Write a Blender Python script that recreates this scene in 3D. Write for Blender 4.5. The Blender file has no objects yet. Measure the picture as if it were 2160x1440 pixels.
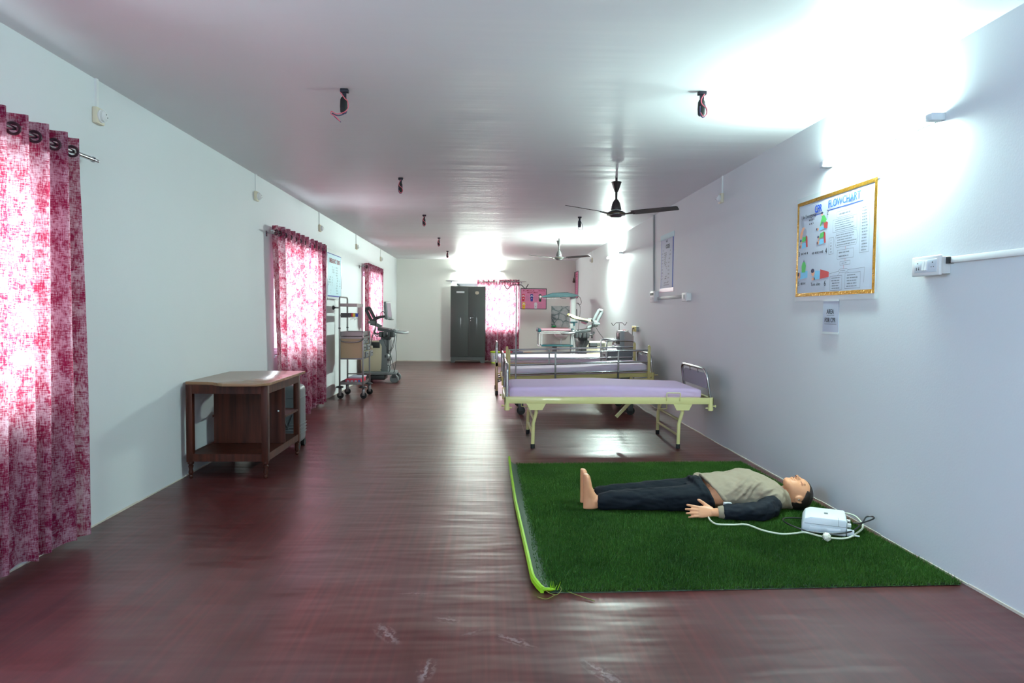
import bpy, bmesh, math, random
from mathutils import Vector, Matrix, noise
import numpy as np

sc = bpy.context.scene
COL = sc.collection
PI = math.pi
random.seed(7)

# ------------------------------------------------------------------ camera
cam_d = bpy.data.cameras.new('camera')
cam_d.sensor_width = 36.0
cam_d.lens = 24.0
cam_d.clip_end = 200
cam = bpy.data.objects.new('camera', cam_d)
COL.objects.link(cam)
_p, _y, _r = 0.0426, 0.0381, 0.0086          # pitch down, yaw right, roll
_R0 = Vector((math.cos(_y), -math.sin(_y), 0))
_F = Vector((math.sin(_y) * math.cos(_p), math.cos(_y) * math.cos(_p), -math.sin(_p)))
_U0 = _R0.cross(_F)
_R = _R0 * math.cos(_r) + _U0 * math.sin(_r)
_U = _U0 * math.cos(_r) - _R0 * math.sin(_r)
cam.matrix_world = Matrix(((_R.x, _U.x, -_F.x, 0), (_R.y, _U.y, -_F.y, 0), (_R.z, _U.z, -_F.z, 1.3512), (0, 0, 0, 1)))
sc.camera = cam

# ------------------------------------------------------------------ world, exposure
SKY = 7.0
TUBE = 265.0
world = bpy.data.worlds.new('overcast_sky')
sc.world = world
world.use_nodes = True
wn = world.node_tree.nodes
bg = wn['Background']
bg.inputs['Color'].default_value = (0.84, 0.96, 1.0, 1)
bg.inputs['Strength'].default_value = SKY
sc.view_settings.view_transform = 'Standard'
sc.view_settings.look = 'None'
sc.view_settings.gamma = 1.0
sc.view_settings.use_curve_mapping = False
sc.view_settings.exposure = 1.78
sc.cycles.use_denoising = True
sc.cycles.caustics_reflective = False
sc.cycles.caustics_refractive = False
sc.cycles.max_bounces = 10
sc.cycles.diffuse_bounces = 6
sc.cycles.glossy_bounces = 4
sc.cycles.transmission_bounces = 6
sc.cycles.transparent_max_bounces = 8
sc.cycles.sample_clamp_indirect = 1.2

WL, WR, HC, YF, YB = -2.43, 2.43, 2.774, 18.634, -4.4   # room shell


def portal(loc, size, size_y, rot):
    d = bpy.data.lights.new('daylight_portal', 'AREA')
    d.shape = 'RECTANGLE'
    d.size, d.size_y = size, size_y
    d.cycles.is_portal = True
    o = bpy.data.objects.new('daylight_portal', d)
    o.location = loc
    o.rotation_euler = rot
    COL.objects.link(o)


WIN_L = [(2.10, 3.82), (7.93, 9.72), (13.62, 15.30)]        # window openings in the left wall (y from, to)
WZ0, WZ1 = 0.83, 2.13
WIN_F = (-0.80, 0.92)                                       # window opening in the far wall (x from, to)
DOOR = (-1.2, 0.1)                                          # doorway behind the camera (x from, to)
for a, b in WIN_L:
    portal((WL - 0.16, (a + b) / 2, (WZ0 + WZ1) / 2), WZ1 - WZ0, b - a, (0, -PI / 2, 0))
portal((sum(WIN_F) / 2, YF + 0.16, (WZ0 + WZ1) / 2), WIN_F[1] - WIN_F[0], WZ1 - WZ0, (-PI / 2, 0, 0))
portal((sum(DOOR) / 2, YB - 0.16, 1.05), DOOR[1] - DOOR[0], 2.1, (PI / 2, 0, 0))


# ------------------------------------------------------------------ helpers
def srgb(r, g, b):
    f = lambda c: (c / 255 / 12.92) if c <= 10 else ((c / 255 + 0.055) / 1.055) ** 2.4
    return (f(r), f(g), f(b), 1)


def pm(name, col, rough=0.5, metal=0.0, var=0.0, vscale=8.0, bump=0.0, bscale=60.0, coat=0.0, spec=0.5, stretch=(1, 1, 1), rvar=0.0):
    """procedural principled material with colour variation and fine relief"""
    m = bpy.data.materials.new(name)
    m.use_nodes = True
    nt = m.node_tree
    b = nt.nodes['Principled BSDF']
    b.inputs['Base Color'].default_value = col
    b.inputs['Roughness'].default_value = rough
    b.inputs['Metallic'].default_value = metal
    b.inputs['Specular IOR Level'].default_value = spec
    b.inputs['Coat Weight'].default_value = coat
    if var or bump or rvar:
        tc = nt.nodes.new('ShaderNodeTexCoord')
        mp = nt.nodes.new('ShaderNodeMapping')
        mp.inputs['Scale'].default_value = stretch
        nt.links.new(tc.outputs['Object'], mp.inputs['Vector'])
    if var or rvar:
        n = nt.nodes.new('ShaderNodeTexNoise')
        n.inputs['Scale'].default_value = vscale
        n.inputs['Detail'].default_value = 6
        nt.links.new(mp.outputs[0], n.inputs['Vector'])
    if var:
        mx = nt.nodes.new('ShaderNodeMix')
        mx.data_type = 'RGBA'
        mx.inputs[6].default_value = tuple(max(0, c * (1 - var)) for c in col[:3]) + (1,)
        mx.inputs[7].default_value = tuple(min(1, c * (1 + var)) for c in col[:3]) + (1,)
        nt.links.new(n.outputs['Fac'], mx.inputs[0])
        nt.links.new(mx.outputs[2], b.inputs['Base Color'])
    if rvar:
        mr = nt.nodes.new('ShaderNodeMapRange')
        mr.inputs['To Min'].default_value = max(0, rough - rvar)
        mr.inputs['To Max'].default_value = min(1, rough + rvar)
        nt.links.new(n.outputs['Fac'], mr.inputs['Value'])
        nt.links.new(mr.outputs[0], b.inputs['Roughness'])
    if bump:
        n2 = nt.nodes.new('ShaderNodeTexNoise')
        n2.inputs['Scale'].default_value = bscale
        n2.inputs['Detail'].default_value = 4
        nt.links.new(mp.outputs[0], n2.inputs['Vector'])
        bp = nt.nodes.new('ShaderNodeBump')
        bp.inputs['Strength'].default_value = bump
        bp.inputs['Distance'].default_value = 0.01
        nt.links.new(n2.outputs['Fac'], bp.inputs['Height'])
        nt.links.new(bp.outputs[0], b.inputs['Normal'])
    return m


def frame_of(d):
    d = Vector(d).normalized()
    a = Vector((0, 0, 1)) if abs(d.z) < 0.9 else Vector((1, 0, 0))
    u = d.cross(a).normalized()
    return u, d.cross(u).normalized()


class MB:
    """collects shapes into one bmesh; coordinates are world unless local=True"""

    def __init__(self, local=False):
        self.bm = bmesh.new()
        self.local = local
        self.mi = 0
        self.uv = None

    def _mark(self, faces):
        for f in faces:
            f.material_index = self.mi

    def box(self, x0, x1, y0, y1, z0, z1, bevel=0.0, seg=2, M=None):
        vs = [self.bm.verts.new((x, y, z)) for x in (x0, x1) for y in (y0, y1) for z in (z0, z1)]
        idx = [(0, 1, 3, 2), (4, 6, 7, 5), (0, 4, 5, 1), (2, 3, 7, 6), (0, 2, 6, 4), (1, 5, 7, 3)]
        fs = [self.bm.faces.new([vs[i] for i in q]) for q in idx]
        if bevel:
            es = list({e for f in fs for e in f.edges})
            r = bmesh.ops.bevel(self.bm, geom=es, offset=bevel, segments=seg, profile=0.5, affect='EDGES')
            fs = list({f for f in fs if f.is_valid} | {f for f in r['faces'] if f.is_valid})
            vs = list({v for f in fs for v in f.verts})
        self._mark(fs)
        if M is not None:
            for v in vs:
                v.co = M @ v.co
        return self

    def obox(self, c, size, rot=(0, 0, 0), bevel=0.0, seg=2):
        from mathutils import Euler
        M = Matrix.Translation(c) @ Euler(rot).to_matrix().to_4x4()
        sx, sy, sz = (s / 2 for s in size)
        return self.box(-sx, sx, -sy, sy, -sz, sz, bevel, seg, M)

    def tube(self, pts, r, n=8, closed=False, cap=True):
        pts = [Vector(p) for p in pts]
        rs = r if isinstance(r, (list, tuple)) else [r] * len(pts)
        N = len(pts)
        rings = []
        u = None
        for i, p in enumerate(pts):
            if closed:
                t = (pts[(i + 1) % N] - pts[i - 1])
            else:
                t = pts[min(i + 1, N - 1)] - pts[max(i - 1, 0)]
            t = t.normalized() if t.length > 1e-9 else Vector((0, 0, 1))
            if u is None:
                u, v = frame_of(t)
            else:
                u = (u - t * u.dot(t))
                u = u.normalized() if u.length > 1e-6 else frame_of(t)[0]
                v = t.cross(u)
            rings.append([self.bm.verts.new(p + (u * math.cos(2 * PI * k / n) + v * math.sin(2 * PI * k / n)) * rs[i]) for k in range(n)])
        fs = []
        m = N if closed else N - 1
        for i in range(m):
            a, b = rings[i], rings[(i + 1) % N]
            for k in range(n):
                fs.append(self.bm.faces.new((a[k], a[(k + 1) % n], b[(k + 1) % n], b[k])))
        if cap and not closed:
            fs.append(self.bm.faces.new(rings[0][::-1]))
            fs.append(self.bm.faces.new(rings[-1]))
        self._mark(fs)
        return self

    def cyl(self, p0, p1, r0, r1=None, n=16):
        return self.tube([p0, p1], [r0, r0 if r1 is None else r1], n)

    def lathe(self, prof, c=(0, 0, 0), axis='Z', n=24):
        """prof: list of (radius, height) along the axis"""
        c = Vector(c)
        rings = []
        for r, h in prof:
            ring = []
            for k in range(n):
                a = 2 * PI * k / n
                x, y = r * math.cos(a), r * math.sin(a)
                q = {'Z': (x, y, h), 'X': (h, x, y), 'Y': (x, h, y)}[axis]
                ring.append(self.bm.verts.new(c + Vector(q)))
            rings.append(ring)
        fs = []
        for a, b in zip(rings, rings[1:]):
            for k in range(n):
                fs.append(self.bm.faces.new((a[k], a[(k + 1) % n], b[(k + 1) % n], b[k])))
        fs.append(self.bm.faces.new(rings[0][::-1]))
        fs.append(self.bm.faces.new(rings[-1]))
        self._mark(fs)
        return self

    def prism(self, poly, d0, d1, axis='Z', bevel=0.0, seg=2):
        """polygon in the plane across axis, extruded from d0 to d1"""
        def q(a, b, d):
            return {'Z': (a, b, d), 'Y': (a, d, b), 'X': (d, a, b)}[axis]
        lo = [self.bm.verts.new(q(a, b, d0)) for a, b in poly]
        hi = [self.bm.verts.new(q(a, b, d1)) for a, b in poly]
        n = len(poly)
        fs = [self.bm.faces.new(lo[::-1]), self.bm.faces.new(hi)]
        for k in range(n):
            fs.append(self.bm.faces.new((lo[k], lo[(k + 1) % n], hi[(k + 1) % n], hi[k])))
        if bevel:
            es = list({e for f in fs for e in f.edges})
            r = bmesh.ops.bevel(self.bm, geom=es, offset=bevel, segments=seg, profile=0.5, affect='EDGES')
            fs = list({f for f in fs if f.is_valid} | {f for f in r['faces'] if f.is_valid})
        self._mark(fs)
        return self

    def poly(self, pts):
        f = self.bm.faces.new([self.bm.verts.new(p) for p in pts])
        self._mark([f])
        return self

    def ell(self, c, rx, ry, rz, n=14, M=None):
        c = Vector(c)
        rows = []
        m = max(6, n // 2)
        for i in range(m + 1):
            th = PI * i / m
            if i in (0, m):
                rows.append([Vector((0, 0, rz * math.cos(th)))])
            else:
                rows.append([Vector((rx * math.sin(th) * math.cos(2 * PI * k / n), ry * math.sin(th) * math.sin(2 * PI * k / n), rz * math.cos(th))) for k in range(n)])
        R = [[self.bm.verts.new(c + (M @ v if M is not None else v)) for v in r] for r in rows]
        fs = []
        for i in range(m):
            a, b = R[i], R[i + 1]
            for k in range(n):
                k2 = (k + 1) % n
                if len(a) == 1:
                    fs.append(self.bm.faces.new((a[0], b[k], b[k2])))
                elif len(b) == 1:
                    fs.append(self.bm.faces.new((a[k], b[0], a[k2])))
                else:
                    fs.append(self.bm.faces.new((a[k], b[k], b[k2], a[k2])))
        self._mark(fs)
        return self

    def loft(self, rings, cap=True):
        R = [[self.bm.verts.new(p) for p in r] for r in rings]
        n = len(R[0])
        fs = []
        for a, b in zip(R, R[1:]):
            for k in range(n):
                fs.append(self.bm.faces.new((a[k], a[(k + 1) % n], b[(k + 1) % n], b[k])))
        if cap:
            fs.append(self.bm.faces.new(R[0][::-1]))
            fs.append(self.bm.faces.new(R[-1]))
        self._mark(fs)
        return self

    def torus(self, c, R, r, normal, n=20, m=8):
        u, v = frame_of(normal)
        c = Vector(c)
        return self.tube([c + (u * math.cos(2 * PI * k / n) + v * math.sin(2 * PI * k / n)) * R for k in range(n)], r, m, closed=True)

    def build(self, name, mats, parent=None, smooth=40, fixn=True):
        if fixn:
            bmesh.ops.recalc_face_normals(self.bm, faces=self.bm.faces[:])
        me = bpy.data.meshes.new(name)
        if parent is not None and not self.local:
            off = root_of(parent).location.copy()
            for v in self.bm.verts:
                v.co -= off
        self.bm.to_mesh(me)
        self.bm.free()
        for m in (mats if isinstance(mats, (list, tuple)) else [mats]):
            me.materials.append(m)
        if smooth:
            me.shade_smooth()
            me.set_sharp_from_angle(angle=math.radians(smooth))
        o = bpy.data.objects.new(name, me)
        COL.objects.link(o)
        if parent is not None:
            o.parent = parent
        return o


def root_of(o):
    while o.parent is not None:
        o = o.parent
    return o


def tag(o, label=None, cat=None, group=None, kind=None):
    if label:
        o['label'] = label
    if cat:
        o['category'] = cat
    if group:
        o['group'] = group
    if kind:
        o['kind'] = kind
    return o


def thing(name, label, cat, loc=(0, 0, 0), rot=(0, 0, 0), group=None):
    o = bpy.data.objects.new(name, None)
    o.empty_display_size = 0.05
    o.location = loc
    o.rotation_euler = rot
    COL.objects.link(o)
    return tag(o, label, cat, group)


def struct(mb, name, mats, parent=None, smooth=40):
    o = mb.build(name, mats, parent, smooth)
    if parent is None:
        o['kind'] = 'structure'
    return o


def copy_tree(o, parent=None):
    c = o.copy()
    COL.objects.link(c)
    if parent is not None:
        c.parent = parent
    for ch in [k for k in o.children]:
        copy_tree(ch, c)
    return c


def arc(c, r, a0, a1, n, u, v):
    c, u, v = Vector(c), Vector(u), Vector(v)
    return [c + u * (r * math.cos(a0 + (a1 - a0) * k / n)) + v * (r * math.sin(a0 + (a1 - a0) * k / n)) for k in range(n + 1)]


def loop_pts(p0, p1, p2, p3, r, n=5):
    """open path p0-p1-p2-p3 with rounded corners at p1 and p2"""
    out = [Vector(p0)]
    for a, b, c in ((p0, p1, p2), (p1, p2, p3)):
        a, b, c = Vector(a), Vector(b), Vector(c)
        s, e = b + (a - b).normalized() * r, b + (c - b).normalized() * r
        for k in range(n + 1):
            t = k / n
            out.append(s * (1 - t) ** 2 + b * 2 * t * (1 - t) + e * t * t)
    out.append(Vector(p3))
    return out


def smooth_path(pts, n=6):
    """Catmull-Rom through points"""
    P = [Vector(p) for p in pts]
    P = [2 * P[0] - P[1]] + P + [2 * P[-1] - P[-2]]
    out = []
    for i in range(1, len(P) - 2):
        for k in range(n):
            t = k / n
            out.append(0.5 * ((2 * P[i]) + (P[i + 1] - P[i - 1]) * t + (2 * P[i - 1] - 5 * P[i] + 4 * P[i + 1] - P[i + 2]) * t * t + (3 * P[i] - P[i - 1] - 3 * P[i + 1] + P[i + 2]) * t ** 3))
    out.append(P[-2])
    return out


def text_obj(name, body, size, mat, parent, loc, rot=(0, 0, 0), bold=0.0, align='CENTER', ext=0.0004, sx=1.0):
    cu = bpy.data.curves.new(name, 'FONT')
    cu.body = body
    cu.size = size
    cu.align_x = align
    cu.align_y = 'CENTER'
    cu.offset = bold
    cu.extrude = ext
    cu.resolution_u = 3
    t = bpy.data.objects.new(name, cu)
    COL.objects.link(t)
    dg = bpy.context.evaluated_depsgraph_get()
    me = bpy.data.meshes.new_from_object(t.evaluated_get(dg))
    bpy.data.objects.remove(t)
    bpy.data.curves.remove(cu)
    me.materials.clear()
    me.materials.append(mat)
    o = bpy.data.objects.new(name, me)
    o.location = loc
    o.rotation_euler = rot
    o.scale = (sx, 1, 1)
    COL.objects.link(o)
    o.parent = parent
    return o


def remesh(o, voxel, smooth_it=4, noise_amp=0.0, noise_scale=(8, 8, 8)):
    """unite the overlapping shells of a mesh into one continuous surface"""
    md = o.modifiers.new('remesh', 'REMESH')
    md.mode = 'VOXEL'
    md.voxel_size = voxel
    ms = o.modifiers.new('smooth', 'SMOOTH')
    ms.iterations = smooth_it
    ms.factor = 0.5
    dg = bpy.context.evaluated_depsgraph_get()
    me = bpy.data.meshes.new_from_object(o.evaluated_get(dg))
    o.modifiers.clear()
    old = o.data
    mats = [m for m in old.materials]
    o.data = me
    if not me.materials:
        for m in mats:
            me.materials.append(m)
    bpy.data.meshes.remove(old)
    me.shade_smooth()
    if noise_amp:
        sx, sy, sz = noise_scale
        nv = [v.normal.copy() for v in me.vertices]
        for v, n in zip(me.vertices, nv):
            q = Vector((v.co.x * sx, v.co.y * sy, v.co.z * sz))
            v.co += n * noise_amp * (noise.noise(q) + 0.5 * noise.noise(q * 2.3))
    return o


FACE = {  # wall-mounted frames: u to the right, v up, w out of the wall
    'right': Matrix(((0, 0, -1), (-1, 0, 0), (0, 1, 0))).to_euler(),
    'left': Matrix(((0, 0, 1), (1, 0, 0), (0, 1, 0))).to_euler(),
    'far': Matrix(((1, 0, 0), (0, 0, -1), (0, 1, 0))).to_euler(),
}

# ------------------------------------------------------------------ setting materials
def floor_material():
    m = bpy.data.materials.new('vinyl_floor')
    m.use_nodes = True
    nt = m.node_tree
    N, L = nt.nodes.new, nt.links.new
    b = nt.nodes['Principled BSDF']
    tc = N('ShaderNodeTexCoord')

    def noi(scale, sx, sy, detail=5, rough=0.55):
        mp = N('ShaderNodeMapping')
        mp.inputs['Scale'].default_value = (sx, sy, 1)
        L(tc.outputs['Object'], mp.inputs['Vector'])
        n = N('ShaderNodeTexNoise')
        n.inputs['Scale'].default_value = scale
        n.inputs['Detail'].default_value = detail
        n.inputs['Roughness'].default_value = rough
        L(mp.outputs[0], n.inputs['Vector'])
        return n.outputs['Fac']

    def math_(op, a, bb=None, c=None):
        n = N('ShaderNodeMath')
        n.operation = op
        for i, v in enumerate((a, bb, c)):
            if v is None:
                continue
            if isinstance(v, (int, float)):
                n.inputs[i].default_value = v
            else:
                L(v, n.inputs[i])
        return n.outputs[0]

    # wood-print grain along the room
    g1, g2 = noi(1, 40, 1.1, 3, 0.5), noi(1, 4, 0.5, 3)
    g = math_('ADD', math_('MULTIPLY', g1, 0.6), math_('MULTIPLY', g2, 0.4))
    cr = N('ShaderNodeValToRGB')
    e = cr.color_ramp.elements
    e[0].position, e[0].color = 0.30, srgb(60, 23, 23)
    e[1].position, e[1].color = 0.72, srgb(100, 40, 38)
    x = e.new(0.5)
    x.color = srgb(78, 29, 28)
    L(g, cr.inputs[0])
    # dried shoe prints and smears
    sep = N('ShaderNodeSeparateXYZ')
    L(tc.outputs['Object'], sep.inputs[0])
    scr = noi(1, 30, 30, 3, .7)
    tot = None
    for (px, py, a, la, lb, k) in ((-0.33, 3.235, 0.0, .10, .022, .75), (-0.41, 2.83, -1.02, .12, .045, 1.0), (-0.16, 2.955, -.3, .07, .04, .6),
                                   (.13, 2.755, -.62, .11, .035, .8), (-.217, 2.53, 1.45, .10, .04, .9), (.45, 2.49, -1.0, .14, .045, .9), (-.05, 2.83, .5, .06, .03, .35)):
        dx, dy = math_('SUBTRACT', sep.outputs[0], px), math_('SUBTRACT', sep.outputs[1], py)
        u = math_('ADD', math_('MULTIPLY', dx, math.cos(a) / la), math_('MULTIPLY', dy, math.sin(a) / la))
        v = math_('ADD', math_('MULTIPLY', dx, -math.sin(a) / lb), math_('MULTIPLY', dy, math.cos(a) / lb))
        d = math_('ADD', math_('POWER', u, 2.0), math_('POWER', v, 2.0))
        mk = math_('MULTIPLY', math_('MAXIMUM', math_('SUBTRACT', 1.0, d), 0.0), k)
        st = math_('MULTIPLY', math_('MAXIMUM', math_('ADD', math_('MULTIPLY', math_('SINE', math_('ADD', math_('MULTIPLY', v, 7.0), math_('MULTIPLY', scr, 14.0))), 0.5), math_('SUBTRACT', scr, 0.25)), 0.0), 1.1)
        mk = math_('MULTIPLY', mk, st)
        tot = mk if tot is None else math_('ADD', tot, mk)
    tot = math_('MINIMUM', math_('MULTIPLY', tot, 0.42), 0.35)
    dust = math_('MULTIPLY', math_('MAXIMUM', math_('SUBTRACT', noi(1, 0.9, 1.1, 3), 0.40), 0.0), 0.22)
    f = math_('ADD', tot, dust)
    mx = N('ShaderNodeMix')
    mx.data_type = 'RGBA'
    L(f, mx.inputs[0])
    L(cr.outputs[0], mx.inputs[6])
    mx.inputs[7].default_value = srgb(190, 170, 168)
    # welded seams of the sheet rolls
    s1 = math_('LESS_THAN', math_('ABSOLUTE', math_('SUBTRACT', sep.outputs[1], 8.43)), 0.006)
    s2 = math_('LESS_THAN', math_('ABSOLUTE', math_('SUBTRACT', sep.outputs[0], 0.44)), 0.004)
    s2 = math_('MULTIPLY', s2, math_('GREATER_THAN', sep.outputs[1], 7.6))
    ms = N('ShaderNodeMix')
    ms.data_type = 'RGBA'
    L(math_('MULTIPLY', math_('MAXIMUM', s1, s2), 0.35), ms.inputs[0])
    L(mx.outputs[2], ms.inputs[6])
    ms.inputs[7].default_value = srgb(190, 165, 165)
    L(ms.outputs[2], b.inputs['Base Color'])
    rg = N('ShaderNodeMapRange')
    rg.inputs['To Min'].default_value = 0.285
    rg.inputs['To Max'].default_value = 0.42
    L(math_('ADD', math_('MULTIPLY', noi(1, 1.5, 3, 2), 0.7), math_('MULTIPLY', tot, 0.8)), rg.inputs['Value'])
    L(rg.outputs[0], b.inputs['Roughness'])
    b.inputs['Specular IOR Level'].default_value = 0.55
    # wrinkles of the loose-laid sheet
    h = math_('ADD', math_('MULTIPLY', noi(1, 1.3, 5.5, 2), 1.0), math_('MULTIPLY', noi(1, 4, 13, 1), 0.10))
    bp = N('ShaderNodeBump')
    bp.inputs['Strength'].default_value = 0.55
    bp.inputs['Distance'].default_value = 0.02
    L(h, bp.inputs['Height'])
    L(bp.outputs[0], b.inputs['Normal'])
    return m


def ceiling_material():
    m = bpy.data.materials.new('painted_ceiling_sheet')
    m.use_nodes = True
    nt = m.node_tree
    N, L = nt.nodes.new, nt.links.new
    b = nt.nodes['Principled BSDF']
    b.inputs['Base Color'].default_value = srgb(236, 236, 238)
    b.inputs['Roughness'].default_value = 0.42
    b.inputs['Specular IOR Level'].default_value = 0.35
    tc = N('ShaderNodeTexCoord')
    hs = []
    for sx, sy in ((0.22, 2.6), (1.1, 1.1)):
        mp = N('ShaderNodeMapping')
        mp.inputs['Scale'].default_value = (sx, sy, 1)
        L(tc.outputs['Object'], mp.inputs['Vector'])
        n = N('ShaderNodeTexNoise')
        n.inputs['Scale'].default_value = 1
        n.inputs['Detail'].default_value = 3
        L(mp.outputs[0], n.inputs['Vector'])
        hs.append(n.outputs['Fac'])
    ad = N('ShaderNodeMath')
    ad.operation = 'ADD'
    L(hs[0], ad.inputs[0])
    L(hs[1], ad.inputs[1])
    bp = N('ShaderNodeBump')
    bp.inputs['Strength'].default_value = 0.5
    bp.inputs['Distance'].default_value = 0.03
    L(ad.outputs[0], bp.inputs['Height'])
    L(bp.outputs[0], b.inputs['Normal'])
    return m


M_wall = pm('painted_plaster', srgb(226, 230, 232), 0.6, var=0.02, vscale=1.5, bump=0.05, bscale=90)
M_wallf = pm('cream_plaster', srgb(236, 236, 229), 0.6, var=0.02, vscale=1.5, bump=0.05, bscale=90)
M_floor = floor_material()
M_ceil = ceiling_material()
M_trim = pm('skirting_sealant', srgb(212, 205, 190), 0.6, var=0.2, vscale=6, bump=0.5, bscale=25)
M_alu = pm('white_coated_window_metal', srgb(225, 228, 232), 0.35)
M_chrome = pm('chrome', (0.48, 0.49, 0.50, 1), 0.14, 1.0)
M_steel = pm('brushed_steel', (0.23, 0.225, 0.22, 1), 0.42, 1.0, var=0.08, vscale=30)
M_white = pm('white_plastic', srgb(232, 234, 234), 0.35)
M_cream = pm('cream_plastic', srgb(222, 214, 190), 0.4)
M_black = pm('black_plastic', srgb(22, 22, 24), 0.4)
M_rubber = pm('black_rubber', srgb(26, 25, 25), 0.75, bump=0.1, bscale=80)
M_dgrey = pm('dark_grey_plastic', srgb(56, 58, 59), 0.45)
M_mgrey = pm('mid_grey_plastic', srgb(104, 109, 110), 0.45)
M_lgrey = pm('light_grey_plastic', srgb(158, 164, 165), 0.45)
M_paper = pm('white_paper', srgb(192, 198, 214), 0.55, var=0.03, vscale=12, bump=0.15, bscale=9)
M_ink = pm('black_marker_ink', srgb(45, 45, 60), 0.6)
M_blueink = pm('blue_marker_ink', srgb(35, 85, 200), 0.6)
M_redink = pm('dark_red_ink', srgb(165, 25, 60), 0.6)
M_greyink = pm('grey_pencil_ink', srgb(120, 122, 135), 0.6)

M_glass = bpy.data.materials.new('window_glass')
M_glass.use_nodes = True
_nt = M_glass.node_tree
_nt.nodes.remove(_nt.nodes['Principled BSDF'])
_tr, _gl, _mx = _nt.nodes.new('ShaderNodeBsdfTransparent'), _nt.nodes.new('ShaderNodeBsdfGlossy'), _nt.nodes.new('ShaderNodeMixShader')
_tr.inputs['Color'].default_value = (0.93, 0.95, 0.96, 1)
_gl.inputs['Roughness'].default_value = 0.03
_mx.inputs[0].default_value = 0.06
_nt.links.new(_tr.outputs[0], _mx.inputs[1])
_nt.links.new(_gl.outputs[0], _mx.inputs[2])
_nt.links.new(_mx.outputs[0], _nt.nodes['Material Output'].inputs['Surface'])

# ------------------------------------------------------------------ room shell
T = 0.16
mb = MB().box(WL - T, WR + T, YB - T, YF + T, -0.08, 0.0)
struct(mb, 'floor', M_floor, smooth=0)
mb = MB().box(WL - T, WR + T, YB - T, YF + T, HC, HC + 0.08)
struct(mb, 'ceiling', M_ceil, smooth=0)
mb = MB()
ys = [YB]
for a, b in WIN_L:
    ys += [a, b]
ys.append(YF)
for i in range(0, len(ys), 2):
    mb.box(WL - T, WL, ys[i], ys[i + 1], 0, HC)
for a, b in WIN_L:
    mb.box(WL - T, WL, a, b, 0, WZ0).box(WL - T, WL, a, b, WZ1, HC)
struct(mb, 'wall_left', M_wall, smooth=0)
struct(MB().box(WR, WR + T, YB, YF, 0, HC), 'wall_right', M_wall, smooth=0)
mb = MB()
mb.box(WL - T, WIN_F[0], YF, YF + T, 0, HC).box(WIN_F[1], WR + T, YF, YF + T, 0, HC)
mb.box(WIN_F[0], WIN_F[1], YF, YF + T, 0, WZ0).box(WIN_F[0], WIN_F[1], YF, YF + T, WZ1, HC)
struct(mb, 'wall_far', M_wallf, smooth=0)
mb = MB()
mb.box(WL - T, DOOR[0], YB - T, YB, 0, HC).box(DOOR[1], WR + T, YB - T, YB, 0, HC).box(DOOR[0], DOOR[1], YB - T, YB, 2.1, HC)
struct(mb, 'wall_near', M_wall, smooth=0)
# thin uneven sealant strips where the floor sheet meets the walls
for nm, side in (('baseboard_left', -1), ('baseboard_right', 1)):
    mb = MB()
    x = WL if side < 0 else WR
    n = 60
    for k in range(n):
        y0, y1 = YB + (YF - YB) * k / n, YB + (YF - YB) * (k + 1) / n
        w = 0.004 + 0.005 * random.random()
        mb.box(min(x, x - side * w), max(x, x - side * w), y0, y1, 0, 0.004 + 0.009 * random.random())
    struct(mb, nm, M_trim, smooth=0)
mb = MB()
for k in range(24):
    x0, x1 = WL + (WR - WL) * k / 24, WL + (WR - WL) * (k + 1) / 24
    mb.box(x0, x1, YF - 0.008 - 0.006 * random.random(), YF, 0, 0.014 + 0.01 * random.random())
struct(mb, 'baseboard_far', M_trim, smooth=0)


def window(name, a, b, axis):
    """sliding two-sash window in the opening a..b; axis 'L' left wall, 'F' far wall"""
    def bx(mb, u0, u1, d0, d1, z0, z1):
        if axis == 'L':
            mb.box(WL - d1, WL - d0, u0, u1, z0, z1)
        else:
            mb.box(u0, u1, YF + d0, YF + d1, z0, z1)
    mb = MB()
    f = 0.045
    bx(mb, a, a + f, 0.04, 0.12, WZ0, WZ1)
    bx(mb, b - f, b, 0.04, 0.12, WZ0, WZ1)
    bx(mb, a, b, 0.04, 0.12, WZ0, WZ0 + f)
    bx(mb, a, b, 0.04, 0.12, WZ1 - f, WZ1)
    root = struct(mb, name, M_alu, smooth=0)
    mid = (a + b) / 2
    for k, (u0, u1, d) in enumerate(((a + f, mid + 0.03, 0.055), (mid - 0.03, b - f, 0.085))):
        mb = MB()
        s = 0.035
        for q in ((u0, u0 + s, WZ0 + f, WZ1 - f), (u1 - s, u1, WZ0 + f, WZ1 - f), (u0, u1, WZ0 + f, WZ0 + f + s), (u0, u1, WZ1 - f - s, WZ1 - f)):
            bx(mb, q[0], q[1], d, d + 0.025, q[2], q[3])
        sash = mb.build('sash', M_alu, root, 0)
        mb = MB()
        bx(mb, u0 + s, u1 - s, d + 0.010, d + 0.014, WZ0 + f + s, WZ1 - f - s)
        mb.build('glass_pane', M_glass, sash, 0)
    mb = MB()
    bx(mb, a - 0.01, b + 0.01, -0.012, 0.04, WZ0 - 0.025, WZ0)
    mb.build('window_sill', M_alu, root, 0)
    return root


for i, (a, b) in enumerate(WIN_L):
    window('window_%d' % (i + 1), a, b, 'L')
window('window_4', WIN_F[0], WIN_F[1], 'F')
# frame of the open doorway behind the camera
mb = MB()
mb.box(DOOR[0], DOOR[0] + 0.05, YB - T, YB + 0.01, 0, 2.1).box(DOOR[1] - 0.05, DOOR[1], YB - T, YB + 0.01, 0, 2.1).box(DOOR[0], DOOR[1], YB - T, YB + 0.01, 2.05, 2.1)
struct(mb, 'door_1', pm('brown_door_paint', srgb(92, 60, 42), 0.5), smooth=0)

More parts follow.
